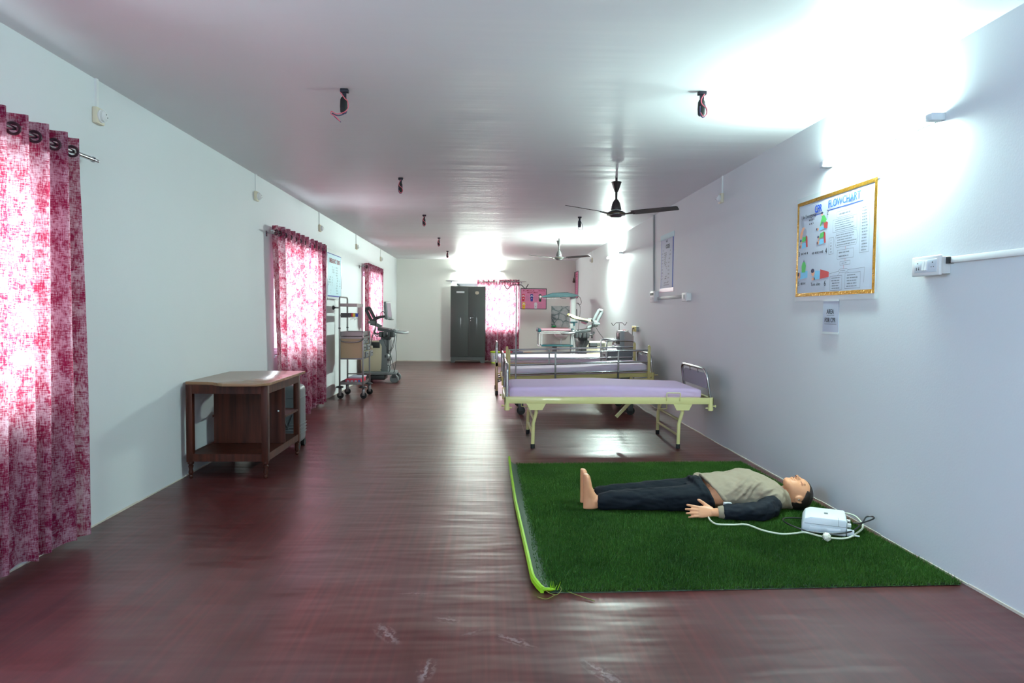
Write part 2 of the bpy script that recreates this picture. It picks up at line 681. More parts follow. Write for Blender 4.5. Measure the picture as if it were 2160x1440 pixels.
# ------------------------------------------------------------------ curtains
def curtain_material():
    m = bpy.data.materials.new('magenta_slub_curtain_cloth')
    m.use_nodes = True
    nt = m.node_tree
    N, L = nt.nodes.new, nt.links.new
    nt.nodes.remove(nt.nodes['Principled BSDF'])
    tc = N('ShaderNodeTexCoord')

    def noi(sx, sy, detail=4, rough=0.6):
        mp = N('ShaderNodeMapping')
        mp.inputs['Scale'].default_value = (sx, sy, 1)
        L(tc.outputs['UV'], mp.inputs['Vector'])
        n = N('ShaderNodeTexNoise')
        n.inputs['Scale'].default_value = 1
        n.inputs['Detail'].default_value = detail
        n.inputs['Roughness'].default_value = rough
        L(mp.outputs[0], n.inputs['Vector'])
        return n.outputs['Fac']

    def mth(op, a, b):
        n = N('ShaderNodeMath')
        n.operation = op
        for i, v in enumerate((a, b)):
            if isinstance(v, (int, float)):
                n.inputs[i].default_value = v
            else:
                L(v, n.inputs[i])
        return n.outputs[0]

    hor, ver, blo = noi(30, 170), noi(190, 26), noi(11, 8, 6, 0.75)
    s = mth('ADD', mth('MULTIPLY', mth('ADD', hor, ver), 0.5), mth('MULTIPLY', mth('SUBTRACT', blo, 0.5), 0.75))
    mr = N('ShaderNodeMapRange')
    mr.interpolation_type = 'SMOOTHSTEP'
    mr.inputs['From Min'].default_value = 0.36
    mr.inputs['From Max'].default_value = 0.62
    L(s, mr.inputs['Value'])

    def mix(c0, c1):
        x = N('ShaderNodeMix')
        x.data_type = 'RGBA'
        L(mr.outputs[0], x.inputs[0])
        x.inputs[6].default_value, x.inputs[7].default_value = c0, c1
        return x.outputs[2]
    df, tl, ms = N('ShaderNodeBsdfDiffuse'), N('ShaderNodeBsdfTranslucent'), N('ShaderNodeMixShader')
    L(mix((0.47, 0.26, 0.35, 1), (0.14, 0.010, 0.055, 1)), df.inputs['Color'])
    L(mix((0.92, 0.73, 0.77, 1), (0.52, 0.035, 0.085, 1)), tl.inputs['Color'])
    ms.inputs[0].default_value = 0.40
    L(df.outputs[0], ms.inputs[1])
    L(tl.outputs[0], ms.inputs[2])
    L(ms.outputs[0], nt.nodes['Material Output'].inputs['Surface'])
    return m


M_curtain = curtain_material()
M_eyelet = pm('dark_plum_eyelet_plastic', srgb(58, 26, 40), 0.3)
ROD_Z, ROD_X = 2.235, -2.335


def curtain(axis, a, b, n, label, group, rod, amp=0.05, top=0.075, bottom=0.04, seed=0, phase=0.0, pull=None):
    """eyelet curtain panel hung on a rod; n folds between a and b.  axis 'L': along y on the left wall, 'F': along x on the far wall
    rod = (offset across, z) of the rod; pull(z) narrows or shifts the lower part"""
    rng = random.Random(seed)
    ox, rz = rod
    nc = n * 26
    zt = rz + top
    rows = [zt - 0.012 * k for k in range(17)]
    z = rows[-1]
    while z > bottom + 0.08:
        z -= 0.075
        rows.append(z)
    rows[-1] = bottom
    ph = [rng.uniform(-0.5, 0.5) for _ in range(8)]
    bm = bmesh.new()
    uvl = bm.loops.layers.uv.new('UVMap')

    def pos(t, z):
        dn = max(0.0, (zt - 0.2 - z) / 2.0)
        w = 2 * PI * n * t + phase + dn * (1.2 * math.sin(3.1 * t * n + ph[0] * 6) + 0.7 * math.sin(1.3 * t * n + ph[1] * 9))
        am = amp * (1 + 0.35 * dn * math.sin(5 * t + ph[2] * 6))
        off = am * math.sin(w) * (1 + 0.12 * math.sin(2 * w))
        y = a + (b - a) * t + dn * 0.012 * math.sin(9 * t + ph[3] * 6)
        if pull:
            y += pull(t, dn)
        return (y, off, z)
    # arc length along the top row for the cloth's own coordinates
    arcl = [0.0]
    for k in range(nc):
        p, q = pos(k / nc, zt), pos((k + 1) / nc, zt)
        arcl.append(arcl[-1] + math.hypot(q[0] - p[0], q[1] - p[1]))
    grid = []
    for z in rows:
        row = []
        for k in range(nc + 1):
            t = k / nc
            zz = z
            if z <= bottom + 0.001:
                zz = z + 0.010 * math.sin(2 * PI * n * t + 1.0) + 0.012 * math.sin(3 * t + ph[4] * 6)
            y, off, zz = pos(t, z)[0], pos(t, z)[1], zz
            co = (ox + off, y, zz) if axis == 'L' else (y, ox - off, zz)
            row.append(bm.verts.new(co))
        grid.append(row)
    eyes = []
    j = math.ceil(phase / PI)
    while (j * PI - phase) / (2 * PI * n) <= 1:
        t = (j * PI - phase) / (2 * PI * n)
        if 0.01 < t < 0.99:
            eyes.append(t)
        j += 1
    for i in range(len(rows) - 1):
        for k in range(nc):
            tm, zm = (arcl[k] + arcl[k + 1]) / 2, (rows[i] + rows[i + 1]) / 2
            if i < 16 and any(math.hypot(tm - np.interp(t, np.linspace(0, 1, nc + 1), arcl), zm - rz) < 0.021 for t in eyes):
                continue
            f = bm.faces.new((grid[i][k], grid[i][k + 1], grid[i + 1][k + 1], grid[i + 1][k]))
            for lp, (kk, zz) in zip(f.loops, ((k, rows[i]), (k + 1, rows[i]), (k + 1, rows[i + 1]), (k, rows[i + 1]))):
                lp[uvl].uv = (arcl[kk] + seed * 3.7, zz)
            f.smooth = True
    loc = (ox, a, 0) if axis == 'L' else (a, ox, 0)
    root = thing('curtain', label, 'curtain', loc, group=group)
    for v in bm.verts:
        v.co -= Vector(loc)
    me = bpy.data.meshes.new('fabric')
    bm.to_mesh(me)
    bm.free()
    me.materials.append(M_curtain)
    fo = bpy.data.objects.new('fabric', me)
    COL.objects.link(fo)
    fo.parent = root
    # doubled hem band that carries the eyelets
    hb = bmesh.new()
    uv2 = hb.loops.layers.uv.new('UVMap')
    g2 = []
    for z in (zt, zt - 0.15):
        row = []
        for k in range(0, nc + 1):
            y, off, _ = pos(k / nc, z)
            co = (ox + off - 0.004, y, z) if axis == 'L' else (y, ox - off + 0.004, z)
            row.append(hb.verts.new(Vector(co) - Vector(loc)))
        g2.append(row)
    for k in range(nc):
        tm = (arcl[k] + arcl[k + 1]) / 2
        if any(abs(tm - np.interp(t, np.linspace(0, 1, nc + 1), arcl)) < 0.03 for t in eyes):
            continue
        f = hb.faces.new((g2[0][k], g2[0][k + 1], g2[1][k + 1], g2[1][k]))
        for lp, (kk, zz) in zip(f.loops, ((k, zt), (k + 1, zt), (k + 1, zt - .15), (k, zt - .15))):
            lp[uv2].uv = (arcl[kk] + 1.3, zz)
        f.smooth = True
    me = bpy.data.meshes.new('header_band')
    hb.to_mesh(me)
    hb.free()
    me.materials.append(M_curtain)
    ho = bpy.data.objects.new('header_band', me)
    COL.objects.link(ho)
    ho.parent = root
    for t in eyes:
        p, q = pos(t - 0.004, rz), pos(t + 0.004, rz)
        d = Vector((q[1] - p[1], q[0] - p[0], 0)) if axis == 'L' else Vector((q[0] - p[0], -(q[1] - p[1]), 0))
        nrm = d.cross(Vector((0, 0, 1)))
        c = pos(t, rz)
        c = (ox + c[1], c[0], rz) if axis == 'L' else (c[0], ox - c[1], rz)
        MB().torus(c, 0.027, 0.0075, nrm, 20, 6).build('eyelet_ring', M_eyelet, root)
    return root


def curtain_rod(axis, a, b, across, z, label, brackets, wall, gold=None):
    loc = (across, a, z) if axis == 'L' else (a, across, z)
    root = thing('curtain_rod', label, 'curtain rod', loc, group=None)
    P = (lambda u, d=0.0, zz=0.0: (across + d, u, z + zz)) if axis == 'L' else (lambda u, d=0.0, zz=0.0: (u, across - d, z + zz))
    MB().cyl(P(a), P(b), 0.0125, n=14).build('rod', gold or M_chrome, root)
    for u, s in ((a, -1), (b, 1)):
        MB().cyl(P(u), P(u + s * 0.05), 0.0095, n=12).build('finial', M_chrome, root)
        MB().cyl(P(u - 0.004), P(u + 0.004), 0.017, n=14).build('collar', M_chrome, root)
    for u in brackets:
        mb = MB()
        mb.tube([P(u, wall, -0.012), P(u, 0.0, -0.02), P(u, 0.012, -0.006)], 0.005, 6)
        mb.obox(P(u, wall + 0.004, -0.02), (0.008, 0.03, 0.06) if axis == 'L' else (0.03, 0.008, 0.06))
        mb.build('bracket', M_chrome, root)
    return root


curtain_rod('L', 1.75, 4.18, ROD_X, 2.235, 'chrome curtain rod with bare end over the nearest left window', (1.9, 4.03), WL - ROD_X)
curtain_rod('L', 7.60, 10.02, ROD_X, 2.215, 'chrome curtain rod over the middle left window beside the tall table', (7.66, 9.98), WL - ROD_X)
curtain_rod('L', 13.1, 15.55, ROD_X, 2.215, 'chrome curtain rod over the farthest left window behind the ultrasound trolley', (13.18, 15.5), WL - ROD_X)
curtain_rod('F', -1.05, 1.03, YF - 0.06, 2.19, 'thin curtain rod across the far wall above the steel cupboard', (-0.95, 0.95), -0.06)
G1, G2, G3, G4 = ('curtains on the nearest left window', 'curtains on the middle left window', 'curtains on the farthest left window', 'curtains on the far wall window')
curtain('L', 2.55, 3.99, 9, 'magenta mottled eyelet curtain at the left edge of the picture, nearest window', G1, (ROD_X, 2.235), seed=1, amp=0.05, phase=0.6)
curtain('L', 7.70, 8.94, 6, 'left one of two magenta curtains behind the wooden table', G2, (ROD_X, 2.215), seed=2, amp=0.055, phase=2.6, top=0.08,
        pull=lambda t, dn: 0.16 * dn * (1 - t))
curtain('L', 9.12, 10.0, 4, 'right one of two magenta curtains, next to the blue drug poster', G2, (ROD_X, 2.215), seed=3, amp=0.055, phase=0.5, top=0.08,
        pull=lambda t, dn: -0.14 * dn * (1 - t) * min(1, dn * 2) + 0.06 * dn * t)
curtain('L', 13.40, 14.38, 5, 'near one of two magenta curtains on the farthest left window', G3, (ROD_X, 2.215), seed=4, amp=0.05, phase=1.0)
curtain('L', 14.42, 15.45, 5, 'far one of two magenta curtains on the farthest left window', G3, (ROD_X, 2.215), seed=5, amp=0.05, phase=0.3)
curtain('F', -0.25, 0.30, 4, 'bright pink curtain on the far wall partly behind the steel cupboard', G4, (YF - 0.06, 2.19), seed=6, amp=0.028, top=0.05, bottom=0.05)
curtain('F', 0.33, 0.90, 4, 'bright pink curtain on the far wall behind the drip stand pole', G4, (YF - 0.06, 2.19), seed=7, amp=0.028, top=0.05, bottom=0.05)

# ------------------------------------------------------------------ lamps
def tube_light(loc, axis, label, k=1.0, col=(0.72, 1.0, 0.95, 1)):
    root = thing('tube_light', label, 'light', loc)
    x, y, z = loc
    s = 0.585
    em = bpy.data.materials.new('lit_tube_glass')
    em.use_nodes = True
    b = em.node_tree.nodes['Principled BSDF']
    b.inputs['Emission Color'].default_value = col
    b.inputs['Emission Strength'].default_value = TUBE * k
    blue = bpy.data.materials.get('pale_blue_end_cap') or pm('pale_blue_end_cap', srgb(232, 242, 248), 0.4)
    if axis in 'RL':      # on a side wall, along y; loc at the wall
        d = 1 if axis == 'L' else -1
        sx = lambda a, b: (min(x + d * a, x + d * b), max(x + d * a, x + d * b))
        MB().box(*sx(0, 0.014), y - s - 0.02, y + s + 0.02, z - 0.014, z + 0.014, 0.003).build('batten', M_white, root)
        MB().cyl((x + d * 0.055, y - s + .03, z), (x + d * 0.055, y + s - .03, z), 0.013, n=14).build('glass_tube', em, root)
        for e in (-1, 1):
            MB().box(*sx(0.001, 0.080), y + e * s - 0.028, y + e * s + 0.028, z - 0.020, z + 0.020, 0.005).build('end_cap', blue, root)
    else:
        MB().box(x - s - 0.02, x + s + 0.02, y - 0.014, y, z - 0.014, z + 0.014, 0.003).build('batten', M_white, root)
        MB().cyl((x - s + .03, y - 0.055, z), (x + s - .03, y - 0.055, z), 0.013, n=14).build('glass_tube', em, root)
        for e in (-1, 1):
            MB().box(x + e * s - 0.028, x + e * s + 0.028, y - 0.080, y - 0.001, z - 0.020, z + 0.020, 0.005).build('end_cap', blue, root)


tube_light((WR, 4.19, 2.41), 'R', 'lit tube light on the right wall above the CPR poster', .80)
tube_light((WR, 12.75, 2.43), 'R', 'lit tube light on the right wall far behind the ceiling fan', 2.8, (0.80, 1.0, 0.92, 1))
tube_light((-0.22, YF, 2.46), 'F', 'lit tube light on the far wall above the steel cupboard', .72, (0.88, 1.0, 0.90, 1))
tube_light((WL, 0.2, 2.41), 'L', 'added cool blue-white tube light, unseen, on the left wall beside the camera', 1.05, (0.20, 0.58, 1.0, 1))  # added lamp out of view, turns the right wall and near ceiling bluer


def lamp_holder(side, y, z, label):
    w = WL if side < 0 else WR
    s = -side
    root = thing('lamp_holder', label, 'lamp holder', (w, y, z), group='empty lamp holders on wall conduits')
    def bx(mb, d0, d1, y0, y1, z0, z1, bev=0.0):
        mb.box(min(w + s * d0, w + s * d1), max(w + s * d0, w + s * d1), y0, y1, z0, z1, bev)
        return mb
    bx(MB(), 0, 0.013, y - 0.012, y + 0.012, z + 0.045, HC).build('conduit', M_white, root)
    bx(MB(), 0, 0.030, y - 0.045, y + 0.045, z - 0.05, z + 0.05, 0.006).build('base_block', M_cream, root)
    prof = [(0.040, 0.030), (0.041, 0.038), (0.034, 0.041), (0.036, 0.048), (0.036, 0.056), (0.031, 0.055), (0.020, 0.066), (0.001, 0.067)]
    MB().lathe([(r, s * h) for r, h in prof], (w, y, z), 'X', 20).build('socket', M_white, root)
    mb = MB()
    for dy, dz in ((-0.006, 0.008), (0.006, -0.008)):
        mb.cyl((w + s * 0.055, y + dy, z + dz), (w + s * 0.0695, y + dy, z + dz), 0.0028, n=8)
    mb.build('contact_pin', M_black, root)


for y, lab in ((4.39, 'white lamp holder high on the left wall nearest the camera'), (7.32, 'white lamp holder on the left wall just before the middle window'),
               (10.05, 'white lamp holder on the left wall above the blue drug poster'), (12.85, 'white lamp holder on the left wall above the steel drug trolley'),
               (15.79, 'white lamp holder on the left wall nearest the far corner')):
    lamp_holder(-1, y, 2.545, lab)
lamp_holder(1, 7.02, 2.545, 'white lamp holder on the right wall level with the near fan')
lamp_holder(1, 15.66, 2.56, 'white lamp holder on the right wall nearest the far corner')


def hook_box(x, y, kind, label):
    root = thing('ceiling_fan_hook', label, 'ceiling hook', (x, y, HC), group='empty fan hooks hanging from the ceiling')
    dm = bpy.data.materials.get('dark_blued_metal') or pm('dark_blued_metal', srgb(36, 34, 44), 0.5, 0.4)
    MB().box(x - 0.026, x + 0.026, y - 0.02, y + 0.02, HC - 0.022, HC, 0.004).build('mounting_plate', dm, root)
    MB().box(x - 0.013, x + 0.012, y - 0.006, y + 0.006, HC - 0.075, HC - 0.02).build('strap', dm, root)
    MB().lathe([(0.016, -0.155), (0.022, -0.145), (0.024, -0.11), (0.022, -0.07), (0.016, -0.055)], (x - 0.004, y - 0.006, HC), 'Z', 14).build('rubber_pulley', M_rubber, root)
    pinkw = bpy.data.materials.get('pink_wire') or pm('pink_wire', srgb(205, 95, 110), 0.5)
    dkw = bpy.data.materials.get('dark_wire') or pm('dark_wire', srgb(60, 52, 88), 0.5)
    Z = HC
    if kind == 0:
        w1 = [(x - .02, y - .03, Z - .03), (x + .01, y - .035, Z - .07), (x + .026, y - .035, Z - .085), (x + .030, y - .035, Z - .125), (x + .01, y - .04, Z - .155), (x - .04, y - .045, Z - .17), (x - .072, y - .045, Z - .155), (x - .075, y - .045, Z - .17), (x - .05, y - .045, Z - .185), (x - .02, y - .045, Z - .215)]
        w2 = [(x + .03, y - .03, Z - .12), (x + .012, y - .032, Z - .16), (x - .035, y - .035, Z - .178), (x - .07, y - .035, Z - .165), (x - .055, y - .035, Z - .185), (x - .015, y - .04, Z - .22)]
    elif kind == 1:
        w1 = [(x + .006, y - .03, Z - .025), (x - .014, y - .036, Z - .06), (x - .010, y - .038, Z - .09), (x + .018, y - .038, Z - .115), (x + .022, y - .035, Z - .15), (x, y - .035, Z - .165), (x - .016, y - .03, Z - .14)]
        w2 = [(x + .01, y - .03, Z - .09), (x + .024, y - .03, Z - .14), (x + .002, y - .03, Z - .172), (x - .018, y - .03, Z - .15), (x - .02, y - .03, Z - .1)]
    else:
        w1 = [(x, y - .03, Z - .05), (x + .03, y - .03, Z - .11), (x + .045, y - .03, Z - .17), (x + .02, y - .03, Z - .20), (x - .02, y - .03, Z - .18), (x - .025, y - .03, Z - .13)]
        w2 = [(x - .01, y - .03, Z - .06), (x - .02, y - .03, Z - .12), (x + .0, y - .03, Z - .15)]
    MB().tube(smooth_path(w1, 5), 0.0032, 6).build('wire', pinkw if kind != 2 else dkw, root)
    MB().tube(smooth_path(w2, 5), 0.0032, 6).build('wire', dkw, root)


for x, y, k, lab in ((-0.92, 4.49, 0, 'dark fan hook with trailing wires, nearest on the left half of the ceiling'), (-0.92, 7.39, 1, 'dark fan hook second from the front on the left half of the ceiling'),
                     (-0.92, 10.16, 1, 'dark fan hook third from the front on the left half of the ceiling'), (-0.917, 13.24, 1, 'dark fan hook fourth from the front on the left half of the ceiling'),
                     (-0.914, 16.09, 1, 'small dark fan hook nearest the far wall on the left half of the ceiling'), (1.372, 4.39, 1, 'dark fan hook with pink wires nearest on the right half of the ceiling'),
                     (1.375, 10.14, 2, 'dark fan hook with a wire loop between the two ceiling fans'), (1.698, 15.86, 1, 'small dark fan hook on the ceiling beyond the far fan')):
    hook_box(x, y, k, lab)


def ceiling_fan(loc, rz, body_mat, blade_mat, label):
    root = thing('ceiling_fan', label, 'fan', loc, (0, 0, rz))
    L = lambda: MB(local=True)
    L().cyl((0, 0, -0.045), (0, 0, 0), 0.012, n=10).build('hanging_bolt', body_mat, root)
    L().lathe([(0.012, -0.152), (0.020, -0.142), (0.036, -0.10), (0.050, -0.056), (0.056, -0.046), (0.052, -0.043)], n=24).build('upper_canopy', body_mat, root)
    L().cyl((0, 0, -0.35), (0, 0, -0.14), 0.0125, n=14).build('down_rod', body_mat, root)
    L().lathe([(0.054, -0.338), (0.055, -0.33), (0.050, -0.30), (0.040, -0.262), (0.024, -0.235), (0.014, -0.226)], n=24).build('lower_canopy', body_mat, root)
    L().lathe([(0.045, -0.415), (0.055, -0.41), (0.066, -0.396), (0.096, -0.392), (0.100, -0.378), (0.096, -0.366), (0.074, -0.352), (0.040, -0.343)], n=32).build('motor', body_mat, root)
    L().torus((0, 0, -0.379), 0.099, 0.0025, (0, 0, 1), 32, 6).build('brass_band', pm('brass_trim', (0.5, 0.38, 0.12, 1), 0.3, 1.0), root)
    for k in range(3):
        a = 2 * PI * k / 3
        M = Matrix.Rotation(a, 4, 'Z')
        mb = L()
        # blade: slightly pitched, drooping and tapered
        rings = []
        for r, w in ((0.17, 0.050), (0.20, 0.058), (0.40, 0.060), (0.60, 0.055), (0.64, 0.056), (0.652, 0.040)):
            z = -0.372 + (r - 0.17) * 0.04
            pt = []
            for sx, tz in ((-1, -0.002), (1, -0.002), (1, 0.002), (-1, 0.002)):
                q = Vector((r, sx * w, z + sx * w * -0.20 + tz))
                pt.append(M @ q)
            rings.append(pt)
        mb.loft(rings)
        bl = mb.build('blade', blade_mat, root, 30)
        mb = L()
        mb.tube([M @ Vector(p) for p in ((0.085, -0.018, -0.382), (0.13, -0.014, -0.380), (0.20, -0.022, -0.368))], 0.006, 6)
        mb.tube([M @ Vector(p) for p in ((0.085, 0.018, -0.382), (0.13, 0.014, -0.380), (0.20, 0.022, -0.376))], 0.006, 6)
        mb.build('blade_arm', body_mat, bl)
    return root


M_fan = pm('dark_brown_enamel', srgb(40, 30, 30), 0.28, 0.2, coat=0.4)
M_fanb = pm('dark_brown_blade', srgb(46, 38, 38), 0.35, 0.2)
M_fan2 = pm('dark_grey_enamel', srgb(84, 86, 84), 0.3, 0.2, coat=0.4)
ceiling_fan((1.36, 7.2, HC), math.radians(-28), M_fan, M_fanb, 'dark three-bladed ceiling fan nearer the camera')
ceiling_fan((1.385, 13.1, HC), math.radians(-33), M_fan2, M_fanb, 'smaller-looking grey ceiling fan farther down the room')

# ------------------------------------------------------------------ wall posters and switch boxes
class FM:
    """flat print: collects coloured polygons, one mesh with several inks"""

    def __init__(self):
        self.mb = MB(local=True)
        self.mats = []

    def ink(self, m):
        if m not in self.mats:
            self.mats.append(m)
        self.mb.mi = self.mats.index(m)
        return self

    def rect(self, m, u0, v0, u1, v1, w=0.002):
        self.ink(m).mb.poly([(u0, v0, w), (u1, v0, w), (u1, v1, w), (u0, v1, w)])
        return self

    def pol(self, m, pts, w=0.002):
        self.ink(m).mb.poly([(a, b, w) for a, b in pts])
        return self

    def oval(self, m, u, v, a, b, w=0.002, n=14, rot=0.0):
        return self.pol(m, [(u + a * math.cos(t) * math.cos(rot) - b * math.sin(t) * math.sin(rot), v + a * math.cos(t) * math.sin(rot) + b * math.sin(t) * math.cos(rot)) for t in (2 * PI * k / n for k in range(n))], w)

    def outline(self, m, pts, t=0.003, w=0.0015):
        n = len(pts)
        for k in range(n):
            a, b = Vector(pts[k]), Vector(pts[(k + 1) % n])
            d = (b - a).normalized()
            q = Vector((-d.y, d.x)) * t / 2
            self.ink(m).mb.poly([(*(a + q), w), (*(a - q), w), (*(b - q), w), (*(b + q), w)])
        return self

    def line(self, m, a, b, t=0.003, w=0.0015):
        a, b = Vector(a), Vector(b)
        d = (b - a).normalized()
        q = Vector((-d.y, d.x)) * t / 2
        self.ink(m).mb.poly([(*(a + q), w), (*(a - q), w), (*(b - q), w), (*(b + q), w)])
        return self

    def words(self, m, u0, v0, u1, v1, rows, rng, h=0.45, fill=0.85):
        """unreadable small handwriting: rows of short dashes"""
        dv = (v1 - v0) / rows
        for r in range(rows):
            v = v1 - dv * (r + 0.5)
            u = u0 + rng.uniform(0, 0.08) * (u1 - u0)
            end = u0 + (u1 - u0) * rng.uniform(fill - 0.15, 1.0)
            while u < end:
                wd = rng.uniform(0.12, 0.3) * (u1 - u0)
                k = u
                while k < min(u + wd, end):
                    cw = dv * h * rng.uniform(0.25, 0.5)
                    hh = dv * h * rng.uniform(0.5, 1.0)
                    self.rect(m, k, v - hh / 2, k + cw, v + hh / 2, 0.0015)
                    k += cw * 1.5
                u += wd + dv * h * 0.8
        return self

    def build(self, name, root):
        bmesh.ops.recalc_face_normals(self.mb.bm, faces=self.mb.bm.faces[:])
        for f in self.mb.bm.faces:
            if f.normal.z < 0:
                f.normal_flip()
        return self.mb.build(name, self.mats, root, 0, fixn=False)


def flat(name, c):
    return bpy.data.materials.get(name) or pm(name, c, 0.6, var=0.08, vscale=40)


C_skin = flat('print_skin', srgb(236, 172, 140))
C_green = flat('print_green', srgb(86, 185, 96))
C_red = flat('print_red', srgb(196, 70, 70))
C_blue = flat('print_sky_blue', srgb(132, 200, 236))
C_hair = flat('print_hair', srgb(40, 44, 80))
C_grey = flat('print_grey', srgb(165, 168, 185))
M_gold = pm('gold_foil_tape', srgb(184, 140, 42), 0.25, 0.85, var=0.25, vscale=30, bump=0.6, bscale=45)
M_tape = pm('clear_adhesive_tape', srgb(226, 236, 236), 0.2)


def sheet(name, W, H, mat, root, nu=16, nv=12, amp=0.0025, seed=0, w0=0.0):
    """slightly buckled sheet of paper, centred on the frame"""
    mb = MB(local=True)
    g = []
    for j in range(nv + 1):
        row = []
        for i in range(nu + 1):
            u, v = -W / 2 + W * i / nu, -H / 2 + H * j / nv
            k = min(1, 4 * min(i / nu, 1 - i / nu), 4 * min(j / nv, 1 - j / nv))
            row.append(mb.bm.verts.new((u, v, w0 + amp * k * noise.noise(Vector((u * 7, v * 7, seed))))))
        g.append(row)
    for j in range(nv):
        for i in range(nu):
            f = mb.bm.faces.new((g[j][i], g[j][i + 1], g[j + 1][i + 1], g[j + 1][i]))
    o = mb.build(name, mat, root, 60)
    return o


# CPR flow chart on the right wall
W, H = 1.085, 0.722
r = thing('flowchart_poster', 'hand-drawn CPR flowchart poster with gold border on the right wall', 'poster', (WR - 0.004, 4.735, 1.852), FACE['right'])
MB(local=True).box(-W / 2, W / 2, -H / 2, H / 2, -0.003, -0.001).build('backing', M_paper, r, 0)
sheet('paper', W - 0.01, H - 0.01, M_paper, r, seed=3, amp=0.0012, w0=.0008)
mb = MB(local=True)
t = 0.026
mb.box(-W / 2, W / 2, H / 2 - t, H / 2, -0.001, 0.003).box(-W / 2, W / 2, -H / 2, -H / 2 + t, -0.001, 0.003)
mb.box(-W / 2, -W / 2 + t, -H / 2 + t, H / 2 - t, -0.001, 0.003).box(W / 2 - t, W / 2, -H / 2 + t, H / 2 - t, -0.001, 0.003)
mb.build('gold_border', M_gold, r, 0).__setitem__('label', 'gold foil border tape')
MB(local=True).box(-W / 2 - 0.02, W / 2 + 0.03, H / 2 - 0.01, H / 2 + 0.035, -0.001, 0.0005).build('tape', M_tape, r, 0)
MB(local=True).box(-W / 2 - 0.02, W / 2 + 0.04, -H / 2 - 0.035, -H / 2 + 0.005, -0.001, 0.0005).build('tape', M_tape, r, 0)
U = lambda u: u - W / 2
V = lambda f: H / 2 - f * H
rng = random.Random(5)
text_obj('title', 'CPR', 0.074, M_blueink, r, (U(0.335), V(0.12), 0.004), bold=0.002, sx=.8)
text_obj('title', 'FLOWCHART', 0.074, M_blueink, r, (U(0.69), V(0.11), 0.004), bold=0.0016, sx=.93)
fm = FM()
fm.line(M_blueink, (U(.26), V(.175)), (U(.40), V(.175)), .005).line(M_blueink, (U(.48), V(.165)), (U(.93), V(.165)), .005)
# 1 checking hands
fm.build('underline', r)
fm = FM()
fm.oval(C_grey, U(.09), V(.235), .022, .045, rot=.35).oval(C_skin, U(.105), V(.305), .03, .028, .0024).oval(C_grey, U(.13), V(.33), .028, .034, .0028, rot=-.3).oval(C_skin, U(.075), V(.345), .02, .034, .0032, rot=-.3)
fm.build('drawing', r)


def kneeler(u, v, s, q):
    fm = FM()
    fm.pol(C_blue, [(u - .07 * s, v - .03 * q), (u + .075 * s, v - .015 * q), (u + .075 * s, v + .025 * q), (u - .05 * s, v + .03 * q)], .0018)
    fm.oval(C_skin, u - .095 * s, v, .022 * s, .02 * q).oval(C_hair, u - .115 * s, v + .004 * q, .012 * s, .02 * q, .0022)
    fm.pol(C_red, [(u + .03 * s, v + .0), (u + .10 * s, v - .02 * q), (u + .11 * s, v + .07 * q), (u + .06 * s, v + .10 * q), (u + .03 * s, v + .08 * q)], .0024)
    fm.pol(C_green, [(u - .02 * s, v + .19 * q), (u + .03 * s, v + .205 * q), (u + .085 * s, v + .12 * q), (u + .06 * s, v + .075 * q), (u + .01 * s, v + .09 * q)], .0026)
    fm.pol(C_green, [(u - .015 * s, v + .17 * q), (u - .05 * s, v + .04 * q), (u - .035 * s, v + .035 * q), (u + .015 * s, v + .13 * q)], .0028)
    fm.oval(C_skin, u - .015 * s, v + .225 * q, .022 * s, .026 * q).oval(C_hair, u - .012 * s, v + .242 * q, .024 * s, .016 * q, .0025)
    fm.build('drawing', r)


def bender(u, v, s, q):
    fm = FM()
    fm.pol(C_blue, [(u - .05 * s, v - .03 * q), (u + .07 * s, v - .02 * q), (u + .07 * s, v + .03 * q), (u - .03 * s, v + .035 * q)], .0018)
    fm.oval(C_skin, u - .07 * s, v, .026 * s, .024 * q).oval(C_hair, u - .09 * s, v - .004 * q, .012 * s, .02 * q, .0022)
    fm.pol(C_green, [(u - .045 * s, v + .05 * q), (u - .02 * s, v + .105 * q), (u + .07 * s, v + .12 * q), (u + .075 * s, v + .06 * q), (u, v + .045 * q)], .0024)
    fm.pol(C_red, [(u + .06 * s, v + .12 * q), (u + .10 * s, v + .10 * q), (u + .115 * s, v - .02 * q), (u + .075 * s, v - .02 * q), (u + .06 * s, v + .05 * q)], .0024)
    fm.oval(C_skin, u - .06 * s, v + .05 * q, .02 * s, .02 * q, .0026).oval(C_hair, u - .07 * s, v + .066 * q, .02 * s, .016 * q, .0028)
    fm.build('drawing', r)


kneeler(U(.40), V(.325), .72, .46)
bender(U(.11), V(.465), .62, .66)
bender(U(.385), V(.46), .62, .6)
u, v = U(.115), V(.775)
fm = FM()
fm.pol(C_blue, [(u - .05, v - .03), (u + .075, v - .02), (u + .075, v + .03), (u - .04, v + .03)])
fm.oval(C_skin, u - .06, v, .02, .024).oval(C_hair, u - .075, v + .01, .014, .016, .0022)
fm.pol(C_green, [(u - .02, v + .022), (u + .035, v + .022), (u + .045, v + .07), (u + .03, v + .10), (u - .01, v + .10), (u - .025, v + .07)], .0024)
fm.pol(C_hair, [(u, v + .098), (u + .02, v + .098), (u + .012, v + .12)])
fm.build('drawing', r)
fm = FM()
u, v = U(.35), V(.79)
fm.pol(C_blue, [(u - .06, v - .03), (u + .03, v - .03), (u + .035, v + .03), (u - .04, v + .035)]).pol(C_red, [(u + .03, v - .03), (u + .16, v - .02), (u + .16, v + .015), (u + .09, v + .03), (u + .035, v + .04)])
fm.oval(C_skin, u - .075, v + .02, .024, .024).oval(C_hair, u - .08, v + .036, .026, .016, .0024).pol(C_skin, [(u - .09, v - .035), (u - .04, v - .03), (u - .04, v - .015), (u - .09, v - .015)])
fm.build('drawing', r)
